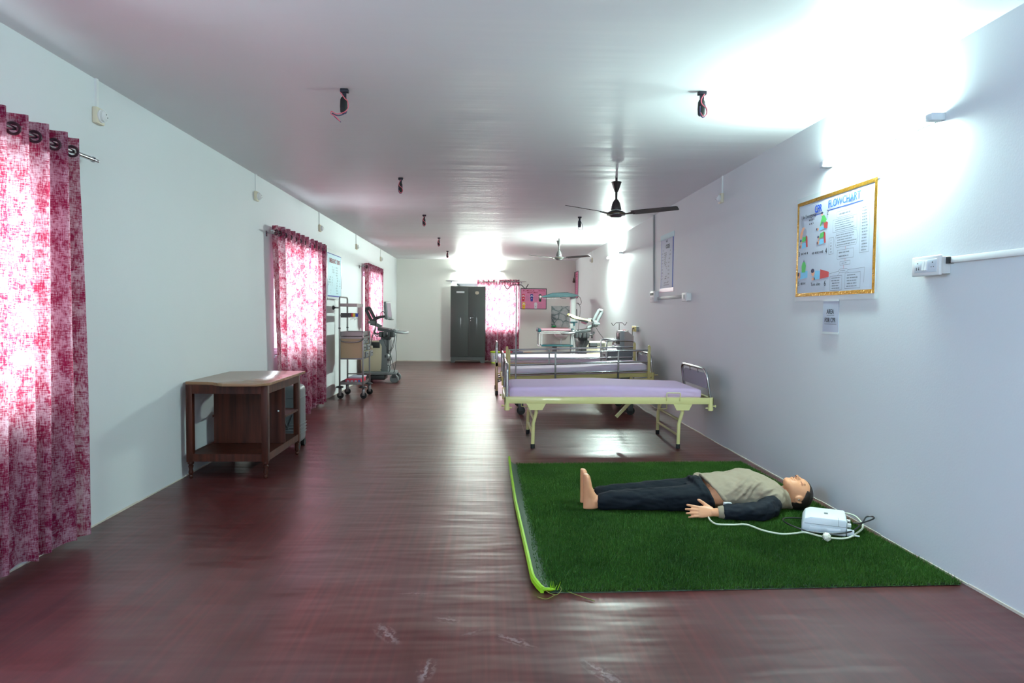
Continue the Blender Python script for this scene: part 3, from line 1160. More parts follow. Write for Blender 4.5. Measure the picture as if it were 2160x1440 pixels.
for body, u, v, s in (('1 In Emergency', .185, .165, .038), ('2', .475, .185, .05), ('3', .048, .55, .05), ('4', .465, .56, .056), ('5', .052, .86, .045), ('6', .46, .88, .056), ('Turn sides', .32, .88, .034)):
    text_obj('caption', body, s, M_ink, r, (U(u), V(v), 0.003), align='CENTER')
fm = FM()
fm.words(M_ink, U(.07), V(.57), U(.19), V(.525), 1, rng, .6).words(M_ink, U(.25), V(.585), U(.43), V(.535), 1, rng, .6).words(M_ink, U(.075), V(.885), U(.19), V(.84), 1, rng, .6)
fm.words(M_ink, U(.19), V(.27), U(.27), V(.19), 2, rng, .6)
for (a, b, c, d, rows, hexa) in ((.60, .80, .205, .26, 1, 0), (.55, .86, .275, .395, 5, 0), (.58, .88, .41, .545, 5, 1), (.62, .83, .575, .66, 2, 0), (.66, .79, .685, .72, 1, 0), (.64, .77, .755, .79, 1, 1), (.53, .69, .815, .955, 5, 0), (.73, .92, .80, .945, 5, 0), (.50, .565, .44, .60, 5, 0), (.90, 1.01, .21, .63, 15, 0)):
    if hexa:
        q = .022
        fm.outline(M_greyink, [(U(a), V((c + d) / 2)), (U(a + q), V(c)), (U(b - q), V(c)), (U(b), V((c + d) / 2)), (U(b - q), V(d)), (U(a + q), V(d))], .0025)
    else:
        fm.outline(M_greyink, [(U(a), V(c)), (U(b), V(c)), (U(b), V(d)), (U(a), V(d))], .0025)
    fm.words(M_ink, U(a + .02), V(d - .008), U(b - .02), V(c + .008), rows, rng, .42)
fm.line(C_red, (U(.725), V(.545)), (U(.725), V(.575)), .003).line(C_red, (U(.725), V(.66)), (U(.725), V(.685)), .003).line(C_red, (U(.71), V(.72)), (U(.71), V(.755)), .003)
fm.line(M_greyink, (U(.64), V(.775)), (U(.51), V(.79)), .0025).line(M_greyink, (U(.77), V(.77)), (U(.97), V(.765)), .0025).line(M_greyink, (U(.97), V(.765)), (U(.96), V(.90)), .0025)
fm.line(M_greyink, (U(.66), V(.79)), (U(.63), V(.815)), .0025).line(M_greyink, (U(.76), V(.79)), (U(.78), V(.80)), .0025)
fm.build('flowchart', r)

# AREA FOR CPR notice
r = thing('cpr_area_notice', 'small white AREA FOR CPR paper notice taped below the CPR flowchart', 'notice', (WR - 0.004, 4.728, 1.345), FACE['right'])
MB(local=True).box(-.109, .109, -.118, .118, -.003, -.0015).build('backing', M_paper, r, 0)
sheet('paper', .216, .236, M_paper, r, 8, 8, .0015, 9, .0005)
text_obj('lettering', 'AREA', .046, M_ink, r, (0, .030, .004), bold=.0004, sx=.9)
text_obj('lettering', 'FOR CPR', .046, M_ink, r, (0, -.030, .004), bold=.0004, sx=.83)
FM().line(M_ink, (-.052, .004), (.052, .004), .0025).line(M_ink, (-.084, -.057), (.084, -.057), .0025).build('underline', r)
MB(local=True).box(-.112, .112, .105, .130, .0005, .0015).build('tape', M_tape, r, 0)
MB(local=True).box(-.112, .112, -.128, -.112, .0005, .0015).build('tape', M_tape, r, 0)

# narrow-looking chart further down the right wall
W, H = .62, .765
r = thing('code_chart', 'white chart with blue edges and taped ends on the right wall beyond the near fan', 'poster', (WR - 0.004, 9.145, 2.035), FACE['right'])
bl = flat('print_blue_edge', srgb(60, 95, 190))
MB(local=True).box(-W / 2, W / 2, -H / 2, H / 2, -.003, -.001).build('backing', bl, r, 0)
sheet('paper', W - .05, H, M_paper, r, 10, 12, .002, 4, .0015)
MB(local=True).box(-W / 2 - .03, W / 2 + .04, H / 2 - .06, H / 2 + .01, 0, .0035).build('tape', pm('pale_aqua_tape', srgb(200, 232, 238), .3), r, 0)
MB(local=True).box(-W / 2 - .04, W / 2 + .05, -H / 2 - .01, -H / 2 + .045, 0, .0035).build('tape', pm('pale_pink_tape', srgb(240, 205, 220), .3), r, 0)
rng = random.Random(11)
text_obj('title', 'CODE', .07, M_ink, r, (.05, H / 2 - .165, .0045), bold=.001)
fm = FM()
fm.words(M_ink, -.05, H / 2 - .115, .06, H / 2 - .065, 1, rng, .8)
fm.words(M_ink, -.13, -.22, .0, .15, 14, rng, .75).words(M_greyink, -.26, -.32, -.18, .2, 12, rng, .5).words(M_greyink, .06, -.28, .2, .18, 9, rng, .4).words(M_greyink, -.2, -.31, .15, -.25, 2, rng, .5)
fm.line(M_greyink, (-.15, -.33), (-.15, .2), .002).line(M_greyink, (.03, -.33), (.03, .2), .002).line(M_greyink, (.22, -.33), (.22, .2), .002)
fm.build('chart_print', r)

# blue emergency drug poster on the left wall
W, H = 1.0, .69
r = thing('drug_poster', 'pale blue emergency drug list poster on the left wall beside the curtain', 'poster', (WL + 0.006, 11.03, 1.912), FACE['left'])
lb = pm('pale_blue_chart_paper', srgb(176, 212, 224), .5, var=.03, vscale=8)
db = flat('print_navy_edge', srgb(52, 60, 150))
MB(local=True).box(-W / 2, W / 2, -H / 2, H / 2, -.004, -.001).build('backing', db, r, 0)
sheet('paper', W - .05, H - .05, lb, r, 12, 10, .002, 6, .0015)
for q in ((-W / 2 - .04, W / 2 + .04, H / 2 - .012, H / 2 + .05), (-W / 2 - .05, -W / 2, -H / 2, H / 2 - .012), (W / 2, W / 2 + .03, -H / 2 + .15, H / 2 - .012), (-W / 2, W / 2 - .1, -H / 2 - .035, -H / 2 + .005)):
    MB(local=True).box(*q, -.001, .002).build('tape', M_tape, r, 0)
text_obj('title', 'EMERGENCY', .098, flat('print_maroon', srgb(160, 80, 95)), r, (-.13, H / 2 - .125, .005), bold=.001, sx=.85)
text_obj('title', 'DRUG', .098, flat('print_maroon', srgb(160, 80, 95)), r, (.28, H / 2 - .125, .005), bold=.001, sx=.85)
fm = FM()
gi = flat('print_grey_green', srgb(110, 140, 150))
for k in range(11):
    v = H / 2 - .215 - k * .041
    for a, b in ((-.46, -.24), (-.18, -.02), (.08, .26), (.34, .45)):
        if rng.random() < .93:
            fm.words(gi, a, v - .02, b * rng.uniform(.9, 1.0) if b > 0 else b, v + .02, 1, rng, .8, .95)
fm.line(gi, (.03, -.31), (.03, .30), .002)
fm.build('drug_list', r)

# pink waste-segregation board on the far wall
W, H = .715, .57
r = thing('waste_management_board', 'pink BIO-MEDICAL WASTE MANAGEMENT board with five bins on the far wall', 'poster', (1.288, YF - .008, 1.725), FACE['far'])
pk = pm('pink_chart_paper', srgb(224, 130, 170), .5, var=.04, vscale=5)
MB(local=True).box(-W / 2, W / 2, -H / 2, H / 2, -.006, .001).build('panel', pk, r, 0)
mb = MB(local=True)
t = .017
mb.box(-W / 2, W / 2, H / 2 - t, H / 2, -.006, .008).box(-W / 2, W / 2, -H / 2, -H / 2 + t, -.006, .008).box(-W / 2, -W / 2 + t, -H / 2, H / 2, -.006, .008).box(W / 2 - t, W / 2, -H / 2, H / 2, -.006, .008)
mb.build('black_edging', M_black, r, 0)
text_obj('title', 'BIO-MEDICAL', .062, M_redink, r, (-.13, .222, .003), bold=.0004, sx=.86)
text_obj('title', 'WASTE', .062, M_redink, r, (.215, .222, .003), bold=.0004, sx=.86)
text_obj('title', 'MANAGEMENT', .056, M_redink, r, (-.02, .17, .003), bold=.0004, sx=.8)
fm = FM()
wt = flat('print_white', srgb(238, 235, 238))
for (u, v, c) in ((-.28, .03, srgb(205, 30, 55)), (-.05, .03, srgb(38, 42, 140)), (.18, .025, srgb(28, 66, 46)), (-.265, -.19, srgb(240, 195, 15)), (.06, -.195, srgb(232, 232, 236))):
    m = flat('print_bin_%d' % int(c[0] * 999 + c[2] * 99), c)
    fm.pol(m, [(u - .03, v - .10), (u + .03, v - .10), (u + .04, v + .035), (u - .04, v + .035)], .0022)
    fm.rect(wt, u - .046, v + .035, u + .046, v + .048, .0022)
    fm.pol(m, [(u - .042, v + .048), (u + .042, v + .048), (u + .034, v + .092), (u + .018, v + .10), (u - .018, v + .10), (u - .034, v + .092)], .0022)
    fm.rect(wt, u - .02, v + .055, u + .02, v + .075, .0028).rect(wt if c[0] < .7 else M_greyink, u - .012, v - .03, u + .014, v - .01, .0028)
    fm.words(M_greyink, u + .06, v - .09, u + .17, v + .06, 6, rng, .3)
fm.build('bin_drawings', r)

# pink chart on the right wall beside the far corner
r = thing('pink_chart', 'tall pink chart seen edge-on on the right wall by the far corner', 'poster', (WR - .006, 18.33, 2.105), FACE['right'])
MB(local=True).box(-.29, .29, -.36, .36, -.005, .001).build('panel', pk, r, 0)
mb = MB(local=True)
mb.box(-.29, .29, .345, .36, -.005, .004).box(-.29, .29, -.36, -.345, -.005, .004).box(-.29, -.275, -.36, .36, -.005, .004).box(.275, .29, -.36, .36, -.005, .004)
mb.build('black_edging', M_black, r, 0)
FM().words(M_redink, -.18, .2, .18, .3, 2, rng, .7).words(M_greyink, -.2, -.3, .2, .15, 9, rng, .35).build('chart_print', r)

# pebbled splash panel over the hand basin
def pebble_material():
    m = bpy.data.materials.new('grey_pebble_print')
    m.use_nodes = True
    nt = m.node_tree
    N, L = nt.nodes.new, nt.links.new
    b = nt.nodes['Principled BSDF']
    b.inputs['Roughness'].default_value = .35
    tc = N('ShaderNodeTexCoord')
    no = N('ShaderNodeTexNoise')
    no.inputs['Scale'].default_value = 4
    L(tc.outputs['Object'], no.inputs['Vector'])
    mxv = N('ShaderNodeMix')
    mxv.data_type = 'RGBA'
    mxv.inputs[0].default_value = .15
    L(tc.outputs['Object'], mxv.inputs[6])
    L(no.outputs['Color'], mxv.inputs[7])
    vo = N('ShaderNodeTexVoronoi')
    vo.feature = 'DISTANCE_TO_EDGE'
    vo.inputs['Scale'].default_value = 6.0
    L(mxv.outputs[2], vo.inputs['Vector'])
    cr = N('ShaderNodeValToRGB')
    cr.color_ramp.elements[0].position, cr.color_ramp.elements[0].color = .0, srgb(60, 78, 80)
    cr.color_ramp.elements[1].position, cr.color_ramp.elements[1].color = .085, srgb(168, 172, 172)
    x = cr.color_ramp.elements.new(.03)
    x.color = srgb(96, 112, 112)
    L(vo.outputs['Distance'], cr.inputs[0])
    n2 = N('ShaderNodeTexNoise')
    n2.inputs['Scale'].default_value = 9
    n2.inputs['Detail'].default_value = 6
    L(tc.outputs['Object'], n2.inputs['Vector'])
    mm = N('ShaderNodeMix')
    mm.data_type = 'RGBA'
    mm.blend_type = 'OVERLAY'
    mm.inputs[0].default_value = .55
    L(cr.outputs[0], mm.inputs[6])
    L(n2.outputs['Fac'], mm.inputs[7])
    L(mm.outputs[2], b.inputs['Base Color'])
    return m


M_pebble = pebble_material()
tag(MB().box(1.78, 2.31, YF - .006, YF, .955, 1.54).build('splash_panel', M_pebble, None, 0), 'grey pebble-pattern panel on the far wall above the hand basin', 'wall panel')

# dark lamp hanging in the far right corner
r = thing('hanging_lamp_holder', 'dark lamp holder hanging in the far right corner of the room', 'lamp holder', (2.37, YF - .06, 2.46))
MB().tube([(2.40, YF - .012, 2.46), (2.40, YF - .04, 2.42), (2.385, YF - .06, 2.30)], .006, 6).build('cord', M_black, r)
MB().lathe([(.008, 2.31), (.016, 2.29), (.024, 2.24), (.036, 2.21), (.036, 2.185), (.028, 2.17)], (2.38, YF - .06, 0), 'Z', 14).build('shade', pm('brown_bakelite', srgb(70, 52, 44), .4), r)

# --------------------------- switch boxes and trunking (right wall)
def switch_box(name, label, y0, y1, z0, z1, depth, plate_mat):
    r = thing(name, label, 'switch box', (WR, (y0 + y1) / 2, (z0 + z1) / 2))
    MB().box(WR - depth, WR, y0 + .004, y1 - .004, z0 + .004, z1 - .004, .004).build('box', M_lgrey if plate_mat is not M_white else M_white, r)
    return r


r = switch_box('switch_board', 'white surface switch board with two sockets on the near right wall', 3.495, 3.715, 1.570, 1.668, .060, M_white)
p = MB().box(WR - .070, WR - .052, 3.488, 3.720, 1.566, 1.672, .006, 3).build('face_plate', M_white, r)
xp = WR - .0705
MB().box(xp - .002, xp + .002, 3.508, 3.692, 1.585, 1.653, .0015).build('module_panel', pm('cool_white_plastic', srgb(214, 224, 232), .35), p)
for yc, five in ((3.663, True), (3.540, False)):
    mb = MB()
    mb.cyl((xp - .003, yc, 1.636), (xp + .001, yc, 1.636), .0036, n=10)
    for s in (-1, 1):
        mb.cyl((xp - .003, yc + s * .0095, 1.612), (xp + .001, yc + s * .0095, 1.612), .0028, n=10)
        if five:
            mb.cyl((xp - .003, yc + s * .0095, 1.603), (xp + .001, yc + s * .0095, 1.603), .0034, n=10)
    mb.build('socket_holes', M_black, r)
for yc in (3.613, 3.590):
    MB().prism([(xp - .001, 1.592), (xp - .010, 1.596), (xp - .004, 1.646), (xp - .001, 1.648)], yc - .0095, yc + .0095, 'Y').build('rocker_switch', M_white, r, 20)
MB().box(WR - .03, WR - .005, 3.470, 3.496, 1.625, 1.660).build('cable_entry', M_black, r)
tag(MB().box(WR - .022, WR, 1.2, 3.478, 1.628, 1.660, .002).build('cable_trunking', M_white, None), 'white cable trunking running from the near switch board to the right', 'trunking')

r = switch_box('switch_board', 'pale switch board under a long vertical conduit, beside the blue-edged chart', 9.56, 9.80, 1.515, 1.668, .060, M_white)
MB().box(WR - .068, WR - .054, 9.555, 9.805, 1.51, 1.673, .005).build('face_plate', M_white, r)
for k in range(4):
    MB().box(WR - .074, WR - .066, 9.60 + k * .045, 9.63 + k * .045, 1.61, 1.645).build('rocker_switch', M_dgrey, r, 0)
for k in range(2):
    mb = MB()
    for dy, dz in ((0, .02), (-.01, 0), (.01, 0)):
        mb.cyl((WR - .071, 9.63 + k * .1 + dy, 1.56 + dz), (WR - .066, 9.63 + k * .1 + dy, 1.56 + dz), .005, n=8)
    mb.build('socket_holes', M_dgrey, r)
MB().cyl((WR - .016, 9.78, 1.66), (WR - .016, 9.86, HC), .0135, n=12).build('conduit', M_lgrey, r)
r = switch_box('socket_box', 'small pale socket box joined by trunking right of the blue-edged chart', 8.02, 8.22, 1.505, 1.60, .055, M_white)
MB().box(WR - .062, WR - .05, 8.02, 8.22, 1.50, 1.605, .005).build('face_plate', M_white, r)
MB().box(WR - .068, WR - .06, 8.09, 8.13, 1.53, 1.58).build('rocker_switch', M_lgrey, r, 0)
tag(MB().box(WR - .02, WR, 8.22, 9.56, 1.545, 1.585, .002).build('cable_trunking', M_lgrey, None), 'short grey trunking between the two boxes below the blue-edged chart', 'trunking')
r = switch_box('socket_box', 'cream socket box low on the right wall above the middle bed', 10.76, 11.02, 1.065, 1.145, .05, M_cream)
yl = pm('pale_yellow_plastic', srgb(222, 208, 130), .4)
MB().box(WR - .06, WR - .045, 10.755, 11.025, 1.06, 1.15, .006).build('face_plate', yl, r)
MB().box(WR - .066, WR - .058, 10.86, 10.90, 1.09, 1.125).build('rocker_switch', M_dgrey, r, 0)
tag(MB().tube(smooth_path([(WR - .06, 10.88, 1.12), (WR - .10, 10.80, 1.10), (WR - .12, 10.70, .98), (WR - .13, 10.62, .88), (WR - .12, 10.6, .6), (WR - .1, 10.6, .2), (WR - .12, 10.6, .008)], 6), .006, 8).build('power_cable', M_dgrey, None),
    'dark cable hanging from the cream socket box on the right wall', 'cable')

# ------------------------------------------------------------------ wooden table with shelves
def wood(name, c0, c1, rough=.35, scale=(30, 30, 2), coat=.2):
    m = bpy.data.materials.new(name)
    m.use_nodes = True
    nt = m.node_tree
    N, L = nt.nodes.new, nt.links.new
    b = nt.nodes['Principled BSDF']
    b.inputs['Roughness'].default_value = rough
    b.inputs['Specular IOR Level'].default_value = .25
    b.inputs['Coat Weight'].default_value = coat
    b.inputs['Coat Roughness'].default_value = .25
    tc, mp, n, cr = N('ShaderNodeTexCoord'), N('ShaderNodeMapping'), N('ShaderNodeTexNoise'), N('ShaderNodeValToRGB')
    mp.inputs['Scale'].default_value = scale
    n.inputs['Scale'].default_value = 1
    n.inputs['Detail'].default_value = 8
    L(tc.outputs['Object'], mp.inputs['Vector'])
    L(mp.outputs[0], n.inputs['Vector'])
    cr.color_ramp.elements[0].position, cr.color_ramp.elements[0].color = .35, c0
    cr.color_ramp.elements[1].position, cr.color_ramp.elements[1].color = .68, c1
    L(n.outputs['Fac'], cr.inputs[0])
    L(cr.outputs[0], b.inputs['Base Color'])
    return m


M_teak = wood('dark_teak', srgb(48, 18, 10), srgb(78, 34, 20), .5, (30, 30, 2), .04)
M_teak_top = wood('teak_laminate_top', srgb(140, 106, 78), srgb(164, 128, 98), .25, (2, 14, 30), .3)
r = thing('wooden_table', 'dark wooden shelf table with light notched top against the left wall', 'table', (-2.06, 6.0, 0))
top = [(-2.405, 5.545), (-2.23, 5.535), (-2.17, 5.505), (-2.11, 5.44), (-2.06, 5.40), (-1.80, 5.41), (-1.722, 5.50), (-1.722, 6.575), (-2.10, 6.585), (-2.405, 6.49)]
MB().prism(top, .752, .775, 'Z', .003).build('table_top', M_teak_top, r)
X0, X1, Y0, Y1 = -2.385, -1.742, 5.50, 6.46
for nm, x, y in (('leg', X0, Y0), ('leg', X1 - .05, Y0), ('leg', X1 - .05, Y1 - .05), ('leg', X0, Y1 - .05)):
    mb = MB().box(x, x + .05, y, y + .05, .135, .752, .002)
    cx, cy = x + .025, y + .025
    mb.lathe([(.010, 0), (.014, .004), (.016, .02), (.011, .028), (.017, .036), (.019, .05), (.014, .075), (.021, .10), (.014, .108), (.024, .118), (.024, .136)], (cx, cy, 0), 'Z', 16)
    mb.build('leg', M_teak, r)
MB().box(X0 + .05, X1 - .05, Y0 + .004, Y0 + .026, .682, .752).build('front_apron', M_teak, r)
MB().box(X1 - .026, X1 - .004, Y0 + .05, Y1 - .05, .682, .752).build('side_apron', M_teak, r)
MB().box(X0 + .004, X0 + .026, Y0 + .05, Y1 - .05, .682, .752).build('side_apron', M_teak, r)
MB().box(X0 + .05, X1 - .05, Y1 - .026, Y1 - .004, .682, .752).build('rear_apron', M_teak, r)
MB().box(X0 + .01, X1 - .01, Y0 + .012, Y1 - .012, .175, .195).build('bottom_shelf', M_teak, r)
mb = MB()
mb.box(X0 + .05, X1 - .05, Y0 + .004, Y0 + .024, .138, .198).box(X1 - .024, X1 - .004, Y0 + .05, Y1 - .05, .138, .198).box(X0 + .004, X0 + .024, Y0 + .05, Y1 - .05, .138, .198)
mb.build('shelf_rail', M_teak, r)
MB().box(X0 + .03, X1 - .006, 5.985, 6.003, .196, .75).build('partition_panel', M_teak, r)
MB().box(X0 + .01, X1 - .004, 6.003, Y1 - .006, .418, .438).build('middle_shelf', M_teak, r)
MB().lathe([(.006, -.012), (.008, -.006), (.004, -.001)], (-1.80, 5.985, .478), 'Y', 10).build('shelf_peg', M_white, r)

# grey hard suitcase behind the table
r = thing('suitcase', 'grey ribbed hard-shell suitcase standing behind the wooden table', 'suitcase', (-2.05, 6.78, 0))
M_case = pm('grey_abs_shell', srgb(114, 119, 123), .4, bump=.05, bscale=200)
MB().box(-2.31, -1.80, 6.66, 6.92, .05, .625, .055, 5).build('shell', M_case, r)
mb = MB()
for z in (.15, .18, .21, .24):
    mb.box(-2.30, -1.794, 6.652, 6.90, z, z + .009, .004)
for z in (.50,):
    mb.box(-2.315, -1.796, 6.655, 6.925, z, z + .006)
mb.build('rib', M_case, r)
mb = MB()
mb.tube([(-1.97, 6.657, .34), (-1.91, 6.655, .20)], .006, 6).tube([(-1.87, 6.657, .34), (-1.92, 6.655, .20)], .006, 6)
mb.build('emblem_strips', pm('dark_grey_trim', srgb(84, 90, 96), .35), r)
for x, y in ((-1.83, 6.69), (-1.83, 6.89), (-2.28, 6.69), (-2.28, 6.89)):
    MB().cyl((x - .018, y, .035), (x + .018, y, .035), .035, n=18).build('wheel', M_rubber, r)
MB().tube(loop_pts((-2.14, 6.79, .615), (-2.14, 6.79, .66), (-1.97, 6.79, .66), (-1.97, 6.79, .615), .02), .010, 8).build('carry_handle', M_dgrey, r)

# ------------------------------------------------------------------ beds
M_yel = pm('pale_yellow_enamel', srgb(216, 210, 146), .32, coat=.3, var=.03, vscale=5)
M_yel2 = pm('cream_yellow_enamel', srgb(196, 182, 118), .35, coat=.2, var=.04, vscale=5)
M_sheet = pm('lilac_bed_sheet', srgb(212, 184, 220), .75, var=.04, vscale=3, bump=.12, bscale=14)
M_sheetw = pm('pale_lilac_bed_sheet', srgb(226, 212, 230), .75, var=.04, vscale=3, bump=.12, bscale=14)
M_hpanel = pm('grey_laminate_panel', srgb(132, 130, 142), .4)


def mattress(root, x0, x1, y0, y1, z0, z1, mat, bumpf=None, seed=0):
    """rounded slab with soft wrinkles along the tucked sides"""
    mb = MB()
    nx, nprof = 90, 26
    prof = []
    r = .035
    hh = (z1 - z0)
    w = y1 - y0
    # closed section in (y, z)
    pts = []
    def corner(cy, cz, a0, a1, n=4):
        for k in range(n + 1):
            a = a0 + (a1 - a0) * k / n
            pts.append((cy + r * math.cos(a), cz + r * math.sin(a)))
    corner(y0 + r, z0 + r * .6, -PI / 2, -PI)
    for k in range(1, 4):
        pts.append((y0, z0 + r + (hh - 2 * r) * k / 4))
    corner(y0 + r, z1 - r, PI, PI / 2)
    for k in range(1, 10):
        pts.append((y0 + r + (w - 2 * r) * k / 10, z1))
    corner(y1 - r, z1 - r, PI / 2, 0)
    for k in range(1, 4):
        pts.append((y1, z1 - r - (hh - 2 * r) * k / 4))
    corner(y1 - r, z0 + r * .6, 0, -PI / 2)
    rings = []
    cy, cz = (y0 + y1) / 2, (z0 + z1) / 2
    for i in range(nx + 1):
        t = i / nx
        x = x0 + (x1 - x0) * t
        e = min(t, 1 - t) * (x1 - x0)
        sh = 1 - (1 - min(1, e / .05)) ** 2 * .16
        ring = []
        for (y, z) in pts:
            yy = cy + (y - cy) * (1 - (1 - sh) * .25)
            zz = z0 + (z - z0) * sh
            top = (z - z0) / hh
            if bumpf:
                zz += bumpf(t) * top
            side = 1 if (abs(y - y0) < .02 or abs(y - y1) < .02) else 0
            s = noise.noise(Vector((x * 9 + z * 18, seed, z * 20))) * .006 * side * (1.3 - top) + noise.noise(Vector((x * 3.5, y * 5, seed + 7))) * .004 * top
            s2 = noise.noise(Vector((x * 22 - z * 40, seed + 3, y * 3))) * .003 * side
            ring.append((x, yy + (s + s2) * (-1 if y < cy else 1), zz + s * .6))
        rings.append(ring)
    mb.loft(rings)
    return mb.build('mattress', mat, root, 50)


def end_loop(root, name, x, y0, y1, zb, zt, panel=True, tilt=0.0, dx=0):
    """chrome bed end: bent tube with a grey laminate panel"""
    h = thing_part = MB().tube(loop_pts((x, y0, zb), (x + tilt, y0, zt), (x + tilt, y1, zt), (x, y1, zb), .11, 8), .016, 12).build(name, M_chrome, root)
    if panel:
        zz0, zz1 = zb + (zt - zb) * .42, zt - .045
        mb = MB()
        pol = [(y0 + .02, zz0), (y1 - .02, zz0), (y1 - .02, zz1 - .07), (y1 - .05, zz1 - .015), (y1 - .09, zz1), (y0 + .09, zz1), (y0 + .05, zz1 - .015), (y0 + .02, zz1 - .07)]
        mb.prism(pol, x + tilt * .6 - .006, x + tilt * .6 + .006, 'X')
        mb.build('panel', M_hpanel, h, 0)
        mb = MB()
        for y in (y0 + .3, y1 - .3):
            mb.cyl((x + tilt * .8, y, zz1 - .01), (x + tilt * .9, y, zt - .012), .006, n=8)
        mb.build('panel_clip', M_chrome, h)
    return h


def bed1():
    r = thing('hospital_bed', 'nearest hospital bed, lilac sheet and no side rails, pale yellow frame on fixed legs', 'bed', (1.23, 7.15, 0))
    x0, x1, y0, y1, z0, z1 = .185, 2.275, 6.70, 7.60, .452, .515
    mb = MB().box(x0, x1, y0, y0 + .035, z0, z1, .003).box(x0, x1, y1 - .035, y1, z0, z1, .003).box(x0, x0 + .035, y0, y1, z0, z1, .003).box(x1 - .035, x1, y0, y1, z0, z1, .003)
    for k in range(1, 7):
        x = x0 + (x1 - x0) * k / 7
        mb.box(x - .012, x + .012, y0 + .03, y1 - .03, z1 - .03, z1 - .012)
    mb.build('frame', M_yel, r)
    MB().box(x0 + .05, x1 - .13, y0 + .035, y1 - .035, z1 - .012, z1 + .002).build('base_sheet', M_yel, r)
    # corner sockets with bolts
    for x in (x0 + .026, x1 - .026):
        for y in (y0 + .018, y1 - .018):
            mb = MB().cyl((x, y, .385), (x, y, z1 + .004), .025, n=14).cyl((x, y, .39), (x, y, .415), .028, n=14)
            s = -1 if x < 1 else 1
            mb.cyl((x, y, .43), (x + s * .050, y, .43), .006, n=8).cyl((x + s * .042, y, .43), (x + s * .054, y, .43), .012, n=8)
            mb.cyl((x - s * .05, y, .41), (x, y, .41), .006, n=8)
            mb.build('corner_socket', M_yel, r)
    mattress(r, x0 + .055, x1 - .115, y0 + .03, y1 - .03, z1 + .002, .612, M_sheet, lambda t: .020 * math.exp(-((t - .47) / .22) ** 2) - .01 * max(0, t - .8) * 5, seed=1)
    end_loop(r, 'footboard', x0 + .026, y0 + .018, y1 - .018, z1 - .05, .835)
    end_loop(r, 'headboard', x1 - .026, y0 + .018, y1 - .018, z1 - .05, .80, tilt=-.05)
    # folding leg pairs
    for xa, xf in ((.50, .472), (1.965, 1.936)):
        for y, ya in ((y0 + .03, 6.745), (y1 - .03, 7.57)):
            mb = MB().tube([(xa, y, z0), (xa + .004, y, .37), (xa - .016, ya, .28), (xf + .004, ya, .25), (xf, ya, .035)], .018, 12)
            leg = mb.build('leg', M_yel, r)
            MB().lathe([(.021, 0), (.022, .04), (.019, .045)], (xf, ya, 0), 'Z', 14).build('rubber_foot', M_rubber, leg)
        MB().tube([(xf + .01, 6.745, .285), (xf + .01, 7.57, .285)], .013, 10).tube([(xf + .003, 6.745, .13), (xf + .003, 7.57, .13)], .013, 10).build('leg_stretcher', M_yel, r)
        for y in (y0 - .002, y1 - .004):
            MB().prism([(xa - .095, z0), (xa + .095, z0), (xa + .062, z0 - .062), (xa - .062, z0 - .062)], y, y + .006, 'Y').build('leg_bracket', M_yel, r, 0)
    for xa in (1.80,):
        MB().tube(loop_pts((xa, y0 - .006, z1 - .03), (xa, y0 - .006, z1 + .05), (xa + .135, y0 - .006, z1 + .05), (xa + .135, y0 - .006, z1 - .03), .008, 3), .005, 8).build('side_handle', M_yel, r)
        MB().tube(loop_pts((xa - .06, y0 + .1, z0), (xa - .06, y0 + .1, z0 - .06), (xa + .03, y0 + .1, z0 - .06), (xa + .03, y0 + .1, z0), .008, 3), .005, 8).build('bag_hook', M_yel, r)
    MB().tube(loop_pts((.36, y0 + .12, z0), (.36, y0 + .12, z0 - .045), (.46, y0 + .12, z0 - .045), (.46, y0 + .12, z0), .008, 3), .005, 8).build('bag_hook', M_yel, r)
    MB().obox((1.478, 7.18, .345), (.26, .012, .040), (0, math.radians(-47), 0), .004).cyl((1.41, 7.172, .275), (1.41, 7.188, .275), .008, n=10).build('lever', M_yel, r)
    MB().obox((1.26, 7.2, .43), (.10, .012, .035), (0, math.radians(40), 0), .004).build('lever', M_yel, r)
    return r


bed1()


